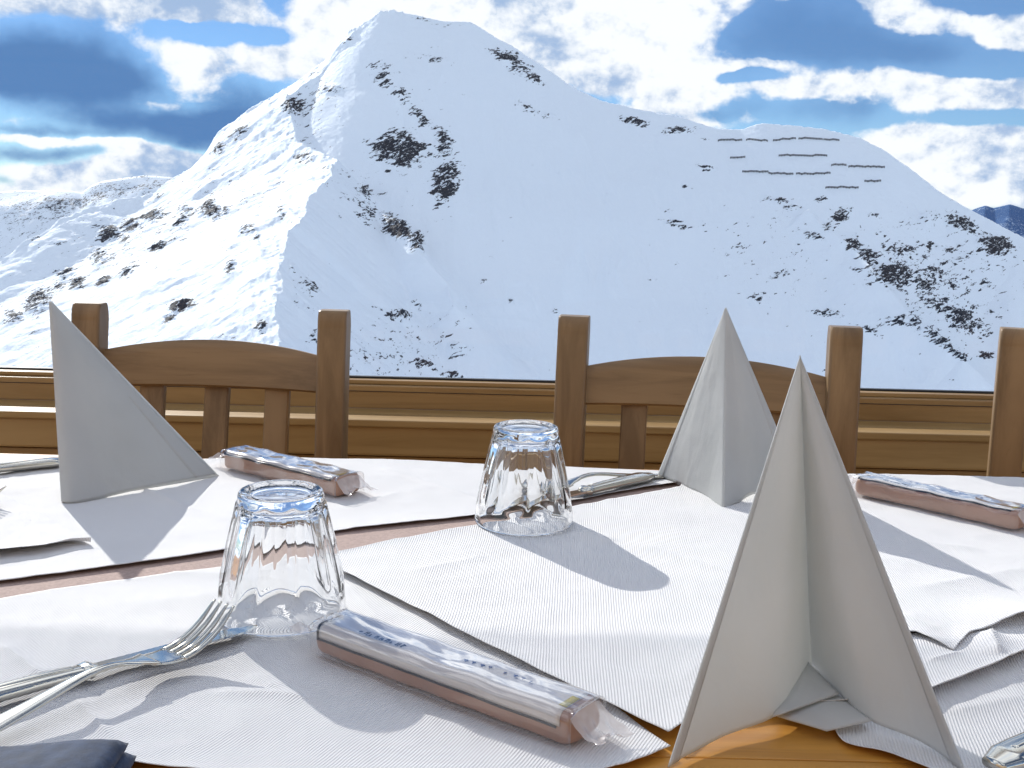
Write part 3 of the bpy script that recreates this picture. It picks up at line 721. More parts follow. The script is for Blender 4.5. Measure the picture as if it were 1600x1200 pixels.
# ------------------------------------------------------------------ chairs
def chair(name):
    """local frame: back on the +Y side, sitter looks to -Y; origin on the floor below the middle of the backrest"""
    t = empty(name, (0, 0, 0))
    W = 0.185; pw = 0.0385; pd = 0.036
    def post(s):
        prof = [(0.0, .03), (0.25, .01), (0.45, 0.0), (0.60, 0.004), (0.72, .014), (0.82, .026), (0.865, .033)]   # z, y of the front face
        P = catmull([(a, b) for a, b in prof], 26)
        secs = []
        x0, x1 = (s * W - (pw if s > 0 else 0)), (s * W + (0 if s > 0 else pw))
        for z, y in P:
            secs.append((z, y, pd))
        rings = []
        ch = .0025
        for z, y, dpt in secs:
            y -= .03
            rings.append([(x0 + ch, y, z), (x1 - ch, y, z), (x1, y + ch, z), (x1, y + dpt - ch, z), (x1 - ch, y + dpt, z), (x0 + ch, y + dpt, z), (x0, y + dpt - ch, z), (x0, y + ch, z)])
        zt_, yt = secs[-1][0], secs[-1][1] - .03
        for k_ in range(1, 8):                  # rounded head rolling over to the back
            a = k_ / 8 * PI / 2
            yy = yt + 0.010 * (1 - math.cos(a)) ; zz = zt_ + 0.022 * math.sin(a)
            dd = pd - 0.016 * (1 - math.cos(a)) 
            if k_ == 7: ch = .004
            rings.append([(x0 + ch, yy, zz), (x1 - ch, yy, zz), (x1, yy + ch, zz), (x1, yy + dd - ch, zz), (x1 - ch, yy + dd, zz), (x0 + ch, yy + dd, zz), (x0, yy + dd - ch, zz), (x0, yy + ch, zz)])
        V, Fc = loft(rings)
        o = mesh_obj('back_post', V, Fc, M['chair_v'], t, False)
        b_ = o.modifiers.new('bev', 'BEVEL'); b_.width = .0015; b_.segments = 2; b_.limit_method = 'ANGLE'; b_.angle_limit = R(40)
    post(-1); post(1)
    # crest rail, arched on top and hollowed in plan
    n = 34; rings = []
    for i in range(n):
        u = -1 + 2 * i / (n - 1); x = u * (W - pw + .004)
        ztop = 0.8235 + 0.0165 * (1 - u * u); zbot = 0.7765 + 0.001 * (1 - u * u)
        y = 0.004 + 0.016 * (1 - u * u); th = .022
        rings.append([(x, y, zbot + .003), (x, y + .002 + .006, ztop - .012), (x, y + .011, ztop - .003), (x, y + .015, ztop), (x, y + .024, ztop - .001), (x, y + .029, ztop - .005), (x, y + th, zbot + .002), (x, y + th - .003, zbot), (x, y + .003, zbot)])
    V, Fc = loft(rings)
    o = mesh_obj('crest_rail', V, Fc, M['chair_h'], t)
    e_ = o.modifiers.new('es', 'EDGE_SPLIT'); e_.split_angle = R(38)
    for sx_ in (-0.086, 0.0, 0.086):
        rings = []
        for k_ in range(10):
            z = 0.44 + (0.779 - 0.44) * k_ / 9
            y = -0.030 + 0.048 * (k_ / 9) ** 1.5 + 0.006; hw = .0165; th = .012; c_ = .002
            y += .012 * (1 - abs(sx_) / .1) * (k_ / 9)
            rings.append([(sx_ - hw + c_, y, z), (sx_ + hw - c_, y, z), (sx_ + hw, y + c_, z), (sx_ + hw, y + th, z), (sx_ - hw, y + th, z), (sx_ - hw, y + c_, z)])
        V, Fc = loft(rings)
        mesh_obj('slat', V, Fc, M['chair_v'], t, False)
    bm = bmesh.new(); add_box(bm, (-.2, -.43, .432), (.2, -.034, .46), .008); bm_obj('seat', bm, M['chair_h'], t)
    bm = bmesh.new(); add_box(bm, (-.146, -.03, .40), (.146, -.008, .440), .003); bm_obj('back_rail', bm, M['chair_h'], t)
    for s in (-1, 1):
        bm = bmesh.new(); add_box(bm, (s * .168 - .019, -.41, 0), (s * .168 + .019, -.372, .4315), .003); bm_obj('front_leg', bm, M['chair_v'], t)
        bm = bmesh.new(); add_box(bm, (s * .168 - .01, -.371, .17), (s * .168 + .01, -.012, .20), .003); bm_obj('stretcher', bm, M['chair_v'], t)
    return t
def copy_tree(o, parent=None):
    c = o.copy(); C.objects.link(c); c.parent = parent
    for ch in [x for x in C.objects if x.parent == o]:
        k_ = ch.copy(); C.objects.link(k_); k_.parent = c
    return c
def place_chair(o, xl, xr, top_l, rz, zs, label):
    o.rotation_euler = (0, 0, rz); o.scale = (1, 1, zs)
    o.location = (xl, xr, 0)
    tag(o, label, 'chair', 'wooden chairs on the far side of the table')
GC = 'wooden chairs on the far side of the table'
c0 = chair('wooden_chair')
def chair_xy(px, Y, off):
    p = atY(px, 620, Y); return p.x + off
c0.rotation_euler = (0, 0, R(-3)); c0.location = (atY(322, 560, 1.42).x, 1.425, 0); c0.scale = (1, 1, 1.0)
tag(c0, 'brown slatted chair behind the left glass and the side-on napkin', 'chair', GC)
c1 = copy_tree(c0); c1.rotation_euler = (0, 0, R(-9)); c1.location = (atY(1103, 560, 1.325).x, 1.325, 0); c1.scale = (1, 1, 1.008)
tag(c1, 'brown slatted chair with its arched back behind the two pointed napkins', 'chair', GC)
c2 = copy_tree(c0); c2.rotation_euler = (0, 0, R(-21)); c2.location = (atY(1571, 560, 1.31).x + .185, 1.29, 0); c2.scale = (1, 1, 1.006)
tag(c2, 'brown chair cut off by the photo edge, only one back post in view', 'chair', GC)

# ------------------------------------------------------------------ table
tb = tag(empty('dining_table', (0, .78, 0)), 'orange brown wooden dining table laid for a meal by the window', 'table')
def tbx(name, lo, hi, m, bevel=.004):
    o = box(name, lo, hi, m, tb, bevel); o.location = (0, -.78, 0); return o
TZ = 0.75
bm = bmesh.new()
for i in range(6):
    y0 = .40 + i * .1255
    add_box(bm, (-1.15, y0, TZ - .032), (1.15, y0 + .1249, TZ), .0012)
o = bm_obj('tabletop', bm, M['table'], tb); o.location = (0, -.78, 0)
tbx('apron', (-1.02, .47, .63), (1.02, .495, .7175), M['table'])
tbx('apron', (-1.02, 1.06, .63), (1.02, 1.085, .7175), M['table'])
for sx_ in (-1.05, 1.05):
    for sy_ in (.48, 1.07):
        tbx('leg', (sx_ - .035, sy_ - .035, 0), (sx_ + .035, sy_ + .035, .7175), M['chair_v'])
bm = bmesh.new()
cl = [at(-200, 1075), at(1700, 1105), at(1700, 790), at(1120, 752), at(500, 745), at(-200, 740)]
ctop = [bm.verts.new((p.x, p.y, TZ + .0012)) for p in cl]; cbot = [bm.verts.new((p.x, p.y, TZ + .0003)) for p in cl]
bm.faces.new(ctop); bm.faces.new(cbot[::-1])
for i in range(6): bm.faces.new((ctop[i], cbot[i], cbot[(i + 1) % 6], ctop[(i + 1) % 6]))
tag(bm_obj('undercloth', bm, M['cloth']), 'mauve brown undercloth showing as a band between the white paper sheets', 'tablecloth')

# ------------------------------------------------------------------ paper sheets
def seg_d(x, y, a, b):
    dx, dy = b[0] - a[0], b[1] - a[1]; L2 = dx * dx + dy * dy
    t = np.clip(((x - a[0]) * dx + (y - a[1]) * dy) / L2, 0, 1)
    qx, qy = x - a[0] - t * dx, y - a[1] - t * dy
    return np.sqrt(qx * qx + qy * qy), np.sign(dx * qy - dy * qx), t
def sheet(label, far, nearl, z0, ang, seed, creases=(), lift_near=.002, lift_far=.001, amp=.0011, nu=220, nv=150, lifts=(), smoothed=True):
    fn = catmull if smoothed else polyline
    A = fn([at(*p)[:2] for p in far], nu); B = fn([at(*p)[:2] for p in nearl], nu)
    v = np.linspace(0, 1, nv)[:, None, None]
    P = A[None] * (1 - v) + B[None] * v
    x, y = P[..., 0], P[..., 1]; vv = v[..., 0]
    z = amp * (fbm(x / .085 + seed, y / .06, 3, seed) + .55 * fbm((x + .4 * y) / .03, (y - .3 * x) / .055, 3, seed + 3, .5, True))
    for (p, q, wd, am) in creases:
        a, b = at(*p)[:2], at(*q)[:2]
        d_, s_, t_ = seg_d(x, y, a, b)
        fade = np.clip(t_ * 6, 0, 1) * np.clip((1 - t_) * 6, 0, 1)
        z = z + am * np.exp(-d_ / wd) * (0.35 + .65 * fade)
    z = z + lift_near * np.exp(-(1 - vv) * 14) + lift_far * np.exp(-vv * 14)
    for (p, rad, am) in lifts:
        c = at(*p); z = z + am * np.exp(-((x - c.x) ** 2 + (y - c.y) ** 2) / rad ** 2)
    z = np.maximum(z, -.0006) + z0
    verts = np.stack([x, y, z], -1).reshape(-1, 3)
    o = mesh_obj('paper_sheet', verts, [f[::-1] for f in grid_faces(nu, nv)], paper('ribbed_paper_%d' % seed, ang), None, True)
    solidify(o, .00035, -1)
    return tag(o, label, 'paper sheet', 'white ribbed paper sheets covering the table')
Z0 = TZ + .0022
S1 = sheet('white ribbed sheet under the nearer glass, fork and long packet',
      [(-140, 970), (0, 944), (150, 918), (340, 893), (440, 881), (530, 868), (640, 852)],
      [(-140, 1330), (0, 1290), (130, 1206), (300, 1216), (500, 1232), (700, 1242), (850, 1236), (960, 1212), (1047, 1180)],
      Z0, R(24), 11, creases=[((0, 1015), (70, 1065), .006, .003), ((120, 1100), (170, 1160), .006, .003), ((330, 1090), (480, 1095), .008, .0022), ((390, 1060), (430, 1085), .005, .002), ((530, 905), (600, 985), .01, .0015), ((640, 1120), (900, 1190), .012, .0015), ((230, 900), (420, 905), .01, .0014)],
      lift_near=.003, lift_far=.001, nu=260)
S2 = sheet('large white ribbed sheet under the farther glass, with a long straight diagonal edge',
      [(522, 874), (580, 862), (640, 850), (765, 828), (890, 802), (1000, 781), (1062, 769), (1076, 747), (1200, 748), (1400, 751), (1720, 759)],
      [(529, 904), (700, 991), (870, 1078), (1044, 1167), (1110, 1120), (1230, 1030), (1340, 1003), (1430, 1004), (1489, 1029), (1512, 1006), (1600, 984), (1720, 962)],
      Z0 + .0030, R(3), 23, creases=[((990, 858), (1145, 906), .006, .0022), ((900, 838), (960, 858), .01, .003), ((1060, 1080), (1160, 1000), .012, .0014), ((640, 905), (760, 880), .012, .0016), ((1380, 850), (1540, 870), .01, .002), ((1430, 930), (1600, 900), .012, .002), ((1400, 975), (1470, 1000), .008, .002)],
      lift_near=.0028, lift_far=.0012, nu=330, nv=170, smoothed=False, lifts=[((1600, 985), .03, .006), ((1489, 1029), .008, -.002)])
S3 = sheet('white ribbed sheet along the far table edge under the side-on napkin',
      [(-140, 735), (60, 726), (130, 728), (330, 722), (560, 723), (800, 732), (1000, 740), (1070, 743)],
      [(-140, 930), (0, 916), (180, 892), (340, 869), (520, 837), (640, 823), (765, 809), (890, 789), (980, 772), (1062, 760)],
      Z0 + .0010, R(20), 37, creases=[((590, 735), (760, 790), .006, .0022), ((205, 762), (300, 803), .004, .0035), ((300, 803), (360, 820), .006, .0012), ((0, 800), (60, 830), .01, .003), ((620, 775), (560, 800), .01, .0015)],
      lift_near=.0015, lift_far=.001, nu=260)
S4 = sheet('small overlapping white sheet ending in a sharp tip beside the side-on napkin',
      [(-140, 775), (-20, 778), (40, 800), (95, 832), (141, 857)], [(-140, 905), (-20, 883), (60, 872), (110, 862), (143, 859)],
      Z0 + .0045, R(20), 41, lift_near=.004, lift_far=.0, amp=.0014, nu=110, nv=80)
S5 = sheet('crumpled white sheet half hidden behind the nearest pointed napkin, below the wavy edge',
      [(1230, 1010), (1420, 1000), (1600, 960), (1720, 930)], [(1250, 1120), (1400, 1112), (1468, 1092), (1600, 1038), (1720, 985)],
      Z0 + .0018, R(12), 53, creases=[((1545, 1000), (1560, 1040), .008, .007), ((1450, 1045), (1500, 1032), .004, .002)], lift_near=.0055, lift_far=0, nu=120, nv=90)
S6 = sheet('wavy white sheet inside the open feet of the nearest napkin, bare wood before it',
      [(1130, 1085), (1250, 1050), (1400, 1040), (1720, 980)], [(1150, 1128), (1207, 1121), (1292, 1142), (1322, 1170), (1390, 1189), (1500, 1235), (1720, 1330)],
      Z0 - .0004, R(12), 59, creases=[((1360, 1124), (1200, 1130), .006, .002), ((1480, 1120), (1600, 1095), .01, .0022)], lift_near=.003, lift_far=0, nu=150, nv=90)

# ------------------------------------------------------------------ napkins
def napkin(label, apex, left, right, seed, bulge=.004, sharp=0.5, name='folded_napkin', th=.0011, apex_open=.0015, ply=False):
    """apex and bottom curve (left wing ... spine ... right wing); the cloth hangs in straight lines from the apex"""
    L = catmull(left, 60); Rr = catmull(right, 60)
    B = np.vstack([L, Rr[1:]]); nu = len(B); nv = 90; ns = len(L) - 1
    # round the spine a little
    A = np.array(tuple(apex))
    v = np.linspace(0, 1, nv)[:, None, None]
    u = np.r_[np.linspace(-1, 0, len(L)), np.linspace(0, 1, len(Rr))[1:]][None, :, None]
    P = A[None, None] * (1 - v) + B[None] * v
    nl = np.cross(L[0] - A, L[-1] - A); nl /= np.linalg.norm(nl)
    nr = np.cross(Rr[0] - A, Rr[-1] - A); nr /= np.linalg.norm(nr)
    nor = np.where(u < 0, nl, nr)
    x, z = P[..., 0], P[..., 2]
    n_ = fbm(u[..., 0] * 2.2 + seed, v[..., 0] * 2.6 + 0 * u[..., 0], 3, seed)
    win_ = np.sin(np.clip(np.abs(u), 0, 1) * PI)
    P = P + nor * (bulge * win_ * np.sin(v * PI * .9 + .2)) + nor * (.0030 * n_[..., None] * win_ * v)
    # spread at the tip: a folded corner is a few sheets thick
    P[0] = A + (P[1] - A) * .02
    # soften the fold line
    for it in range(2):
        P[:, ns] = (P[:, ns - 1] + 2 * P[:, ns] + P[:, ns + 1]) / 4
    o = mesh_obj(name, P.reshape(-1, 3), grid_faces(nu, nv), M['napkin'], None, True)
    solidify(o, th, 0)
    if ply:                                       # the second layer of the folded paper, a little longer and standing slightly off
        Q = P.copy(); k_ = 1.0 + .012 * v + .004 * np.sin(u * 5 + seed) * v
        Q = A + (Q - A) * k_
        side_ = 1.0 if seed == 3 else -1.0        # it lies on the inner side of the peak
        mid = (B[0] + B[-1]) / 2 - B[ns]; mid /= np.linalg.norm(mid)
        Q = Q - mid * (.0016 + .0016 * v) * (1 if side_ > 0 else -1) * np.ones_like(P)
        Q[..., 2] = np.maximum(Q[..., 2], TZ + .0022)
        q_ = mesh_obj('inner_ply', Q.reshape(-1, 3), grid_faces(nu, nv), M['napkin'], o, True)
        solidify(q_, th * .8, 0)
    # folded-over hems along both free edges: a second thickness of paper
    for e0, e1 in ((0, 5), (nu - 6, nu - 1)):
        idx = list(range(e0, e1 + 1)); tw = B[ns] - (B[0] + B[-1]) / 2; tw[2] = 0; tw /= np.linalg.norm(tw)
        sgn = 1.0 if seed == 3 else -1.0
        Hh_ = P[:, idx] - sgn * tw * .0011
        out_e = P[:, 0 if e0 == 0 else nu - 1] - P[:, 5 if e0 == 0 else nu - 6]
        Hh_ = Hh_ + out_e[:, None] * .09
        h_ = mesh_obj('hem', Hh_.reshape(-1, 3), grid_faces(len(idx), nv), M['napkin'], o, True)
        solidify(h_, th * .8, 0)
    return tag(o, label, 'napkin', 'white paper napkins folded into standing peaks')
def T(px, py, dz=.004): return at(px, py, TZ + dz)
nap1 = napkin('nearest and largest peaked napkin, its open side towards the viewer', atY(1250, 556, .652),
    [T(1046, 1196, .003), T(1085, 1173, .003), T(1124, 1153, .004), T(1206, 1121, .006), T(1240, 1080, .007), T(1266, 1036, .007)],
    [T(1266, 1036, .007), T(1305, 1075, .007), T(1360, 1124, .006), T(1442, 1160, .004), T(1506, 1204, .003)], 3, bulge=.0015)
# the tucked-in inner layer of the near napkin
def patch(name, pts, m, parent, th=.0008, n=14):
    a, b, c_, d_ = [np.array(tuple(p)) for p in pts]
    V = []
    for j in range(n):
        for i in range(n):
            u, v = i / (n - 1), j / (n - 1)
            p = a * (1 - u) * (1 - v) + b * u * (1 - v) + c_ * u * v + d_ * (1 - u) * v
            p = p + np.array([0, 0, .002 * math.sin(u * PI) * math.sin(v * PI)])
            V.append(p)
    o = mesh_obj(name, V, grid_faces(n, n), m, parent); solidify(o, th, 0); return o
patch('inner_fold', [at(1262, 1034, .760), at(1311, 1084, .7605), at(1217, 1117, .7605), at(1207, 1120, .7585)], M['napkin'], nap1)
patch('inner_fold', [at(1296, 1075, .757), at(1362, 1126, .7575), at(1292, 1142, .7565), at(1214, 1119, .7565)], M['napkin'], nap1)
nap2 = napkin('pointed napkin with its ridge towards the viewer, before the right chair', atY(1134, 481, 1.065),
    [T(1028, 743, .004), T(1060, 754, .006), T(1100, 774, .005), T(1130, 796, .003)],
    [T(1130, 796, .003), T(1150, 785, .006), T(1172, 770, .012), T(1200, 764, .010), T(1246, 748, .004)], 5, bulge=.003, ply=True)
nap3 = napkin('peaked napkin seen side-on in front of the left chair, its upright edge at the left', atY(78, 471, 1.035),
    [T(150, 733, .006), T(112, 752, .006), T(96, 784, .004)],
    [T(96, 784, .004), T(112, 785, .004), T(150, 778, .005), T(200, 766, .007), T(260, 755, .007), T(335, 741, .005)], 9, bulge=.003, ply=True)

# ------------------------------------------------------------------ tumblers
def tumbler(label, c, rz):
    nT, n = 150, 10
    def Rc(z):      # outer cone below the facets
        return float(np.interp(z, [0, .003, .012, .03, .05, .07, .082, .086], [.0425, .0428, .0421, .0408, .0378, .0325, .0290, .0272]))
    def Rf(z):      # distance of the facet planes
        return float(np.interp(z, [0, .014, .02, .035, .05, .07, .080, .086], [.0460, .0423, .0402, .0370, .0341, .0296, .0275, .0268]))
    V = []; rings = []
    def ring(rf, z):
        r_ = []
        for k_ in range(nT):
            th = 2 * PI * k_ / nT; r = rf(th)
            r_.append((r * math.cos(th), r * math.sin(th), z))
        rings.append(r_)
    def fac(z):
        def f(th):
            tp = (th % (2 * PI / n)) - PI / n
            a = Rf(z) * (1 + .62 * tp * tp); b_ = Rc(z); kk = .00035       # gently hollowed facets
            h = min(max(.5 + .5 * (b_ - a) / kk, 0), 1)
            return b_ * (1 - h) + a * h - kk * h * (1 - h)
        return f
    zs = list(np.linspace(.0012, .0775, 60))
    ring(lambda th: .0416, 0.0)
    ring(lambda th: .0423, 0.0004)
    for z in zs: ring(fac(z), z)
    for z, r in ((.0795, .0284), (.082, .0283), (.0842, .0278), (.0855, .0268), (.0860, .0255)):
        ring(lambda th, r=r: r, z)
    for z, r in ((.0860, .0238), (.0857, .0226), (.0846, .0214), (.0840, .020), (.0838, .017), (.0840, .011), (.0841, .005), (.0841, .0006)):
        ring(lambda th, r=r: r, z)
    outer = len(rings)
    V, Fc = loft(rings, cap=False)
    Fc.append(tuple((outer - 1) * nT + j for j in range(nT)))
    # inner surface
    rings = []
    for z, r in ((.0000, .0411), (.0006, .0403), (.004, .0395), (.012, .0390), (.03, .0372), (.05, .0340), (.065, .0308), (.0715, .0288), (.0745, .0262), (.0762, .021), (.0768, .012), (.0770, .0006)):
        pass
    prof = catmull([(.0006, .0403), (.004, .0396), (.012, .0390), (.03, .0362), (.05, .0320), (.065, .0278), (.0700, .0258), (.0725, .0236), (.0740, .0195), (.0746, .011), (.0748, .0006)], 60)
    off_ = len(V)
    ring(lambda th: .0409, 0.0000)
    for z, r in prof:
        amp_ = 0.00028 * float(np.interp(z, [.01, .03, .07, .074], [0, 1, 1, 0]))
        ring(lambda th, r=r, a=amp_: r - a * math.cos(n * th), z)
    V2, F2 = loft(rings, cap=False)
    m_ = len(rings)
    F2.append(tuple((m_ - 1) * nT + j for j in range(nT)))
    F2 = [tuple(off_ + k_ for k_ in f)[::-1] for f in F2]
    V = V + V2
    rim = [(j, off_ + j, off_ + (j + 1) % nT, (j + 1) % nT) for j in range(nT)]
    bm = bmesh.new()
    bv = [bm.verts.new(v) for v in V]
    for f in Fc + F2 + rim: bm.faces.new([bv[k_] for k_ in f])
    o = bm_obj('tumbler', bm, M['glass'], None, True)
    o.location = c; o.rotation_euler = (0, 0, rz)
    try: o.cycles.is_caustics_caster = True
    except Exception: pass
    return tag(o, label, 'glass', 'upturned faceted glasses')
tumbler('upturned clear faceted glass nearer the viewer, beside the fork tips', at(441, 957, TZ + .0040) , R(9)).location.z = TZ + .0040
tumbler('upturned clear faceted glass farther from the viewer, casting a long shadow', at(818, 815, TZ + .0068), R(22))

# ------------------------------------------------------------------ cutlery
def strip(path, width, thick, ring_n=12, up=(0, 0, 1), crown=1.0):
    """sweep an elliptical bar along path; width/thick are lists sampled along it"""
    P = np.array(path, float); n = len(P); secs = []
    for i in range(n):
        t = P[min(i + 1, n - 1)] - P[max(i - 1, 0)]; t /= np.linalg.norm(t)
        s = np.cross(t, up); s /= np.linalg.norm(s); u_ = np.cross(s, t)
        w_ = np.interp(i / (n - 1), np.linspace(0, 1, len(width)), width); h_ = np.interp(i / (n - 1), np.linspace(0, 1, len(thick)), thick)
        r_ = []
        for k_ in range(ring_n):
            a = 2 * PI * k_ / ring_n
            cx, cy = math.cos(a), math.sin(a)
            sg = lambda v_: math.copysign(abs(v_) ** .7, v_)
            r_.append(P[i] + s * sg(cx) * w_ + u_ * sg(cy) * h_)
        secs.append(r_)
    return loft(secs)
def smoothcurve(pts, n=60): return catmull(pts, n)
def make_fork(name, label, pts, head, tine_len, group, tip_z, spread=.0105):
    """pts: handle path in world space; head: unit direction of the tines on the table"""
    pass
def local(origin, ang):
    return Matrix.Translation(origin) @ Matrix.Rotation(ang, 4, 'Z')
def fork(label, origin, ang, pitch, roll=0.0):
    """local: handle along -X, tines along +X, origin at the neck"""
    t = empty('fork', origin, 0); t.rotation_euler = (roll, pitch, ang)
    H_ = smoothcurve([(-.128, 0, -.0045), (-.10, 0, -.0035), (-.06, 0, .0005), (-.025, 0, .0048), (-.008, 0, .0045), (.006, 0, .0012), (.018, 0, -.0016)], 60)
    V, Fc = strip(H_, [.004, .0085, .0078, .0052, .0034, .0030, .0032, .0060, .0112], [.0010, .0013, .0014, .0015, .0017, .0017, .0015, .0011, .0009])
    mesh_obj('handle', V, Fc, M['steel'], t)
    hd = smoothcurve([(.014, 0, -.0012), (.026, 0, -.0042), (.036, 0, -.0052)], 14)
    V, Fc = strip(hd, [.0095, .0120, .0122], [.0009, .0009, .0009])
    mesh_obj('head', V, Fc, M['steel'], t)
    for k_ in range(4):
        y = (-1.5 + k_) * .0062
        tn = smoothcurve([(.033, y * 1.0, -.0050), (.046, y, -.0030), (.060, y * .98, .0035), (.073, y * .95, .0140)], 20)
        V, Fc = strip(tn, [.0024, .0021, .0020, .0016, .0008], [.0012, .0012, .0011, .0010, .0006], 8)
        mesh_obj('tine', V, Fc, M['steel'], t)
    return tag(t, label, 'fork')
def knife(label, origin, ang, pitch=0.0, roll=0.0, name='table_knife'):
    """local: handle along -X, blade along +X, origin at the bolster"""
    t = empty(name, origin, 0); t.rotation_euler = (roll, pitch, ang)
    H_ = smoothcurve([(-.098, 0, 0), (-.07, 0, .0003), (-.03, 0, .0003), (-.004, 0, 0)], 50)
    V, Fc = strip(H_, [.006, .0098, .0096, .0086, .0078, .0072, .0070], [.0028, .0042, .0042, .0040, .0038, .0036, .0034], 16)
    h = mesh_obj('handle', V, Fc, M['steel'], t)
    V, Fc = strip(smoothcurve([(-.080, 0, .0040), (-.03, 0, .0042), (-.010, 0, .0036)], 30), [.0020, .0032, .0026], [.0005, .0009, .0006], 8)
    mesh_obj('handle_rib', V, Fc, M['steel'], h)
    V, Fc = strip(smoothcurve([(-.006, 0, 0), (-.001, 0, 0), (.004, 0, 0)], 10), [.0070, .0086, .0060], [.0036, .0046, .0024], 14)
    mesh_obj('bolster', V, Fc, M['steel'], t)
    n = 40; secs = []
    for i in range(n):
        u = i / (n - 1); x = .002 + u * .108
        back = .0058 - .0075 * max(0, (u - .72) / .28) ** 2.2
        edge = -.0062 - .0050 * math.sin(min(u / .8, 1) * PI / 2) + .0090 * max(0, (u - .8) / .2) ** 2
        th = .0011 * (1 - .6 * u)
        secs.append([(x, back, th), (x, back, -th), (x, edge + .002, -th * .7), (x, edge, 0), (x, edge + .002, th * .7)])
    V, Fc = loft(secs)
    mesh_obj('blade', V, Fc, M['steel'], t, False)
    return tag(t, label, 'knife')
def dirang(a, b):
    d = b - a; return math.atan2(d.y, d.x)
# near left pair
kb, kt = at(140, 1047, TZ + .008), at(362, 984, TZ + .008)
knife('knife lying under the fork at the left, its blade shining towards the near glass', (kb.x, kb.y, TZ + .0085), dirang(kb, kt), R(1.0), R(-6))
fa, fb = at(190, 1047, TZ + .020), at(362, 955, TZ + .030)
fork('fork resting on the knife at the left, tines pointing up to the near glass', (at(192, 1045, TZ + .016).x, at(192, 1045, TZ + .016).y, TZ + .0165), dirang(at(0, 1134, TZ + .010), at(192, 1045, TZ + .016)), R(-3.0), R(0))
# pair behind the far glass
a, b = at(1015, 745, TZ + .008), at(905, 771, TZ + .008)
kn2 = knife('knife beyond the farther glass, blade end hidden by the glass', ((a.x * .08 + b.x * .92), (a.y * .08 + b.y * .92), TZ + .0095), dirang(a, b))
fork('fork beside the knife beyond the farther glass, handle end towards the pointed napkin', (at(905, 758, TZ + .008).x, at(905, 758, TZ + .008).y, TZ + .0125), dirang(at(1000, 741, TZ + .01), at(905, 758, TZ + .008)), R(-2))
# far left edge
a, b = at(92, 724, TZ + .007), at(-60, 742, TZ + .007)
knife('knife at the far left corner, mostly outside the photo', (b.x, b.y, TZ + .0090), dirang(b, a) + PI)
fork('fork at the left edge of the photo with only its tine tips in view', (at(-128, 784, TZ + .01).x, at(-128, 784, TZ + .01).y, TZ + .009), dirang(at(-105, 782), at(16, 784)), 0)
# near right edge
a, b = at(1556, 1200, TZ + .008), at(1640, 1158, TZ + .008)
knife('knife handle end poking into the near right corner of the photo', tuple(Vector((a.x, a.y, TZ + .0105)) + (Vector((b.x, b.y, 0)) - Vector((a.x, a.y, 0))).normalized() * .095), dirang(a, b))

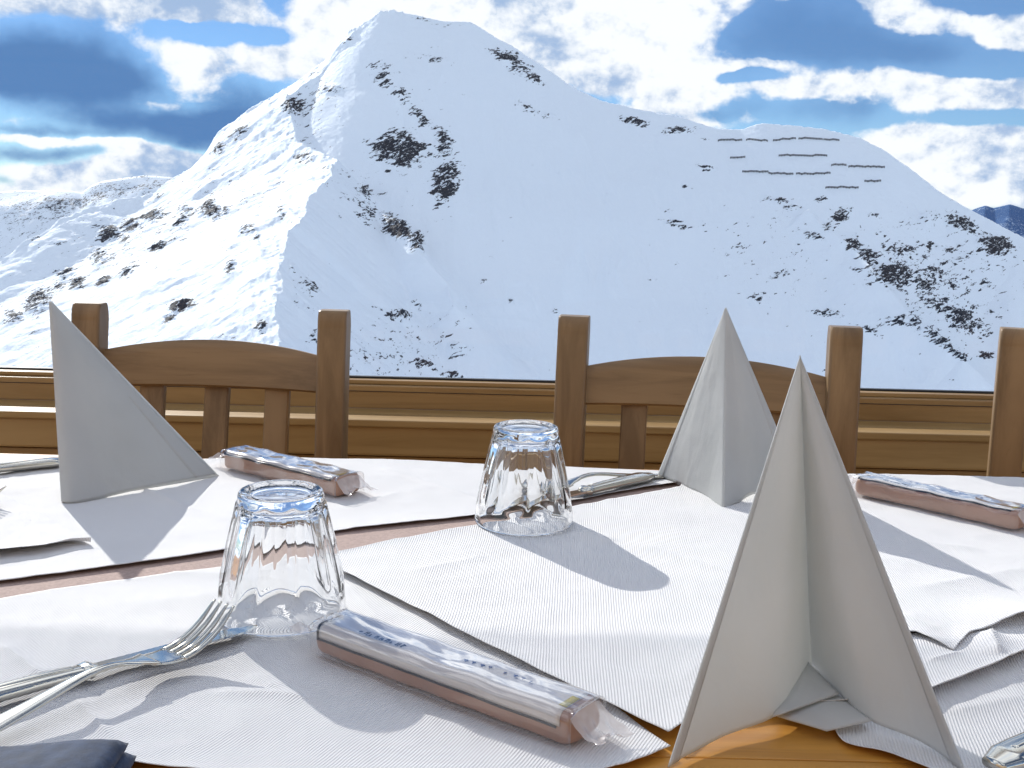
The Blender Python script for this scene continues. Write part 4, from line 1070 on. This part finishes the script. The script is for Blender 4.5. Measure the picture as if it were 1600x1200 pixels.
# ------------------------------------------------------------------ wrapped breadstick packets
def rrect(w_, h_, r, n=5):
    pts = []
    for cx, cy, a0 in ((w_ - r, h_ - r, 0), (-w_ + r, h_ - r, 90), (-w_ + r, r, 180), (w_ - r, r, 270)):
        for k_ in range(n):
            a = R(a0 + 90 * k_ / (n - 1)); pts.append((cx + r * math.cos(a), cy + r * math.sin(a)))
    return pts
def packet(label, a, b, W, Hh, seed, crumple=1.0, with_print=True, cov=.66):
    """a, b: middle of the packet's two body ends on the table"""
    rnd = random.Random(seed)
    L = (Vector((b.x, b.y, 0)) - Vector((a.x, a.y, 0))).length
    t = empty('breadstick_packet', (a.x, a.y, a.z), dirang(a, b))
    n = 60; secs = []
    for i in range(n):
        u = i / (n - 1); x = u * L
        e = min(1, min(u, 1 - u) / .035); e = math.sin(e * PI / 2)
        wv = W * (.80 + .20 * e) + crumple * .0006 * math.sin(u * 31 + seed); hv = Hh * (.62 + .38 * e) + crumple * .0005 * math.sin(u * 23 + seed * 2)
        secs.append([(x, p[0], p[1] + (Hh - hv) * .3) for p in rrect(wv, hv, .0042)])
    V, Fc = loft(secs); mesh_obj('wrapper', V, Fc, M['kraft'], t)
    # white label wrapped over the top and the upper half of the sides
    def shell(x0, x1, s0, s1, off_, m, nm, nn_=50, ns=26):
        """s runs over the cross-section: -1 near side bottom .. 0 top .. 1 far side bottom"""
        V = []
        for i in range(nn_):
            x = x0 + (x1 - x0) * i / (nn_ - 1)
            u = x / L; wv = W + crumple * .0006 * math.sin(u * 31 + seed); hv = Hh + crumple * .0005 * math.sin(u * 23 + seed * 2)
            for j in range(ns):
                s = s0 + (s1 - s0) * j / (ns - 1)
                r = .0042
                per = 2 * (wv - r) + PI * r + 2 * (hv - r)
                d_ = s * per / 2; sgn = -1 if d_ < 0 else 1; d_ = abs(d_)
                if d_ < wv - r: y, z, ny, nz = d_, hv, 0, 1
                elif d_ < wv - r + PI / 2 * r:
                    a_ = (d_ - (wv - r)) / r; y, z, ny, nz = wv - r + r * math.sin(a_), hv - r + r * math.cos(a_), math.sin(a_), math.cos(a_)
                else: y, z, ny, nz = wv, hv - r - (d_ - (wv - r) - PI / 2 * r), 1, 0
                wr = off_ + (crumple * .00025 * math.sin(x * 260 + s * 9 + seed) * abs(nz) if off_ > .0002 else 0)
                V.append((x, sgn * (y + ny * wr), z + nz * wr))
        o = mesh_obj(nm, V, grid_faces(ns, nn_), m, t); solidify(o, .00015, 1); return o
    lb = shell(L * .025, L * .965, -cov, cov, .0005, M['label'], 'label')
    shell(L * .03, L * .955, -cov - .05, -cov, .0006, M['ink'], 'label_border', 50, 3)
    shell(L * .03, L * .955, cov, cov + .05, .0006, M['ink'], 'label_border', 50, 3)
    shell(L * .020, L * .030, -cov - .05, -.15, .0007, M['ink'], 'label_border', 3, 14)
    if with_print:
        bm = bmesh.new()
        for k_ in range(9):
            x = L * (.17 + k_ * .022); hh_ = rnd.choice((.0022, .003, .0038)); y = -W * .55
            for q in range(rnd.choice((1, 2))):
                add_box(bm, (x + q * .0016, y, Hh + .0009), (x + q * .0016 + .0006, y + hh_, Hh + .0012))
            if rnd.random() < .6: add_box(bm, (x + .0006, y + hh_ - .0007, Hh + .0009), (x + .0016, y + hh_, Hh + .0012))
        bm_obj('print', bm, M['ink'], t)
        bm = bmesh.new()
        for k_ in range(9):
            x = L * (.55 + k_ * .030) + rnd.random() * .001; y = .002 + rnd.random() * .002; lx_ = .0012 + rnd.random() * .0022
            if k_ % 5 == 4: continue
            add_box(bm, (x, y, Hh + .0009), (x + lx_, y + .0006, Hh + .00115))
            add_box(bm, (x + lx_ * .5, y - .0015, Hh + .0009), (x + lx_ * .5 + .0005, y + .0012, Hh + .00115))
        bm_obj('print', bm, M['blue_ink'], t)
        shell(L * .94, L * .965, -.30, .10, .0009, M['yellow_ink'], 'print', 3, 8)
    shell(-.001, L + .001, -.985, .985, .0016, M['wrap'], 'film', 60, 40)
    # crimped film ends
    for s, x0 in ((-1, 0.0), (1, L)):
        nn_, ns = 21, 22; V = []
        for i in range(nn_):
            for j in range(ns):
                v = j / (ns - 1); uu = -1 + 2 * i / (nn_ - 1)
                ext = .021 + .004 * math.sin(seed * 1.3 + s + uu * 2.0)
                x = x0 + s * (-.0015 + v * ext)
                wv = W * (.93 + .12 * v)
                fold = abs(((uu * 1.6 + seed * .37 + v * .5 * s) % 1.0) - .5) * 2 - .5
                body = Hh * (.97 - .10 * uu * uu) * (1 - v) ** 1.6
                zz = body + .0026 * fold * math.sin(min(v * 1.7, 1) * PI / 2) * (.4 + .6 * v) + .0035 * v + (.0035 * v * v * (1 + math.sin(uu * 2.1 + seed)))
                V.append((x + .0014 * fold * v, uu * wv + .0010 * math.sin(j * .8 + seed) * v, max(.0006, zz)))
        o = mesh_obj('film_end', V, grid_faces(ns, nn_), M['film'], t, True)
    return tag(t, label, 'packet', 'wrapped breadstick packets')
a, b = at(517, 1007, TZ + .005), at(916, 1155, TZ + .005)
packet('long breadstick packet nearest the viewer, white label with a black border line', a, b, .0150, .0185, 3, .5)
a, b = at(368, 727, TZ + .004), at(546, 773, TZ + .004)
packet('breadstick packet lying between the side-on napkin and the near glass', a, b, .0165, .0185, 8, .9, True, .50)
a, b = at(1345, 768, TZ + .007), at(1600, 826, TZ + .007)
packet('breadstick packet at the right, behind the nearest pointed napkin', a, b, .0150, .0175, 5, 1.0, True, .42)

# ------------------------------------------------------------------ dark blue cloth at the lower left
nc = tag(empty('folded_cloth', at(60, 1190, TZ)), 'dark navy blue folded cloth at the near left corner of the table', 'cloth')
pa, pb = at(-200, 1162, TZ + .02), at(197, 1176, TZ + .012)
for lay, (dz, inset) in enumerate(((.0125, .0), (.006, -.003), (.0005, .002))):
    V = []; nu, nv = 70, 34
    for j in range(nv):
        for i in range(nu):
            u, v = i / (nu - 1), j / (nv - 1)
            x = pa.x + (pb.x - inset - pa.x) * u; y = pb.y - inset * .7 + (pa.y - pb.y) * (1 - u) - .10 * v
            e = min(1, min((1 - u) * 26, v * 16)); e = math.sin(max(e, 0) * PI / 2)
            f_ = float(fbm(np.array([u * 5.0 + lay * 7]), np.array([v * 3.0]), 3, 91)[0])
            z = TZ + .002 + dz + (.0045 + .002 * f_) * e + .0012 * math.sin(u * 9 + v * 3 + lay)
            V.append((x, y, z))
    o = mesh_obj('cloth_leaf', [Vector(p) - nc.location for p in V], grid_faces(nu, nv), M['navy'], nc); solidify(o, .0022, -1)
# caustics of the tumblers on the paper
try:
    sd.cycles.is_caustics_light = True
    for o in C.objects:
        if o.name.startswith('paper_sheet'): o.cycles.is_caustics_receiver = True
except Exception as ex:
    print('caustics off', ex)
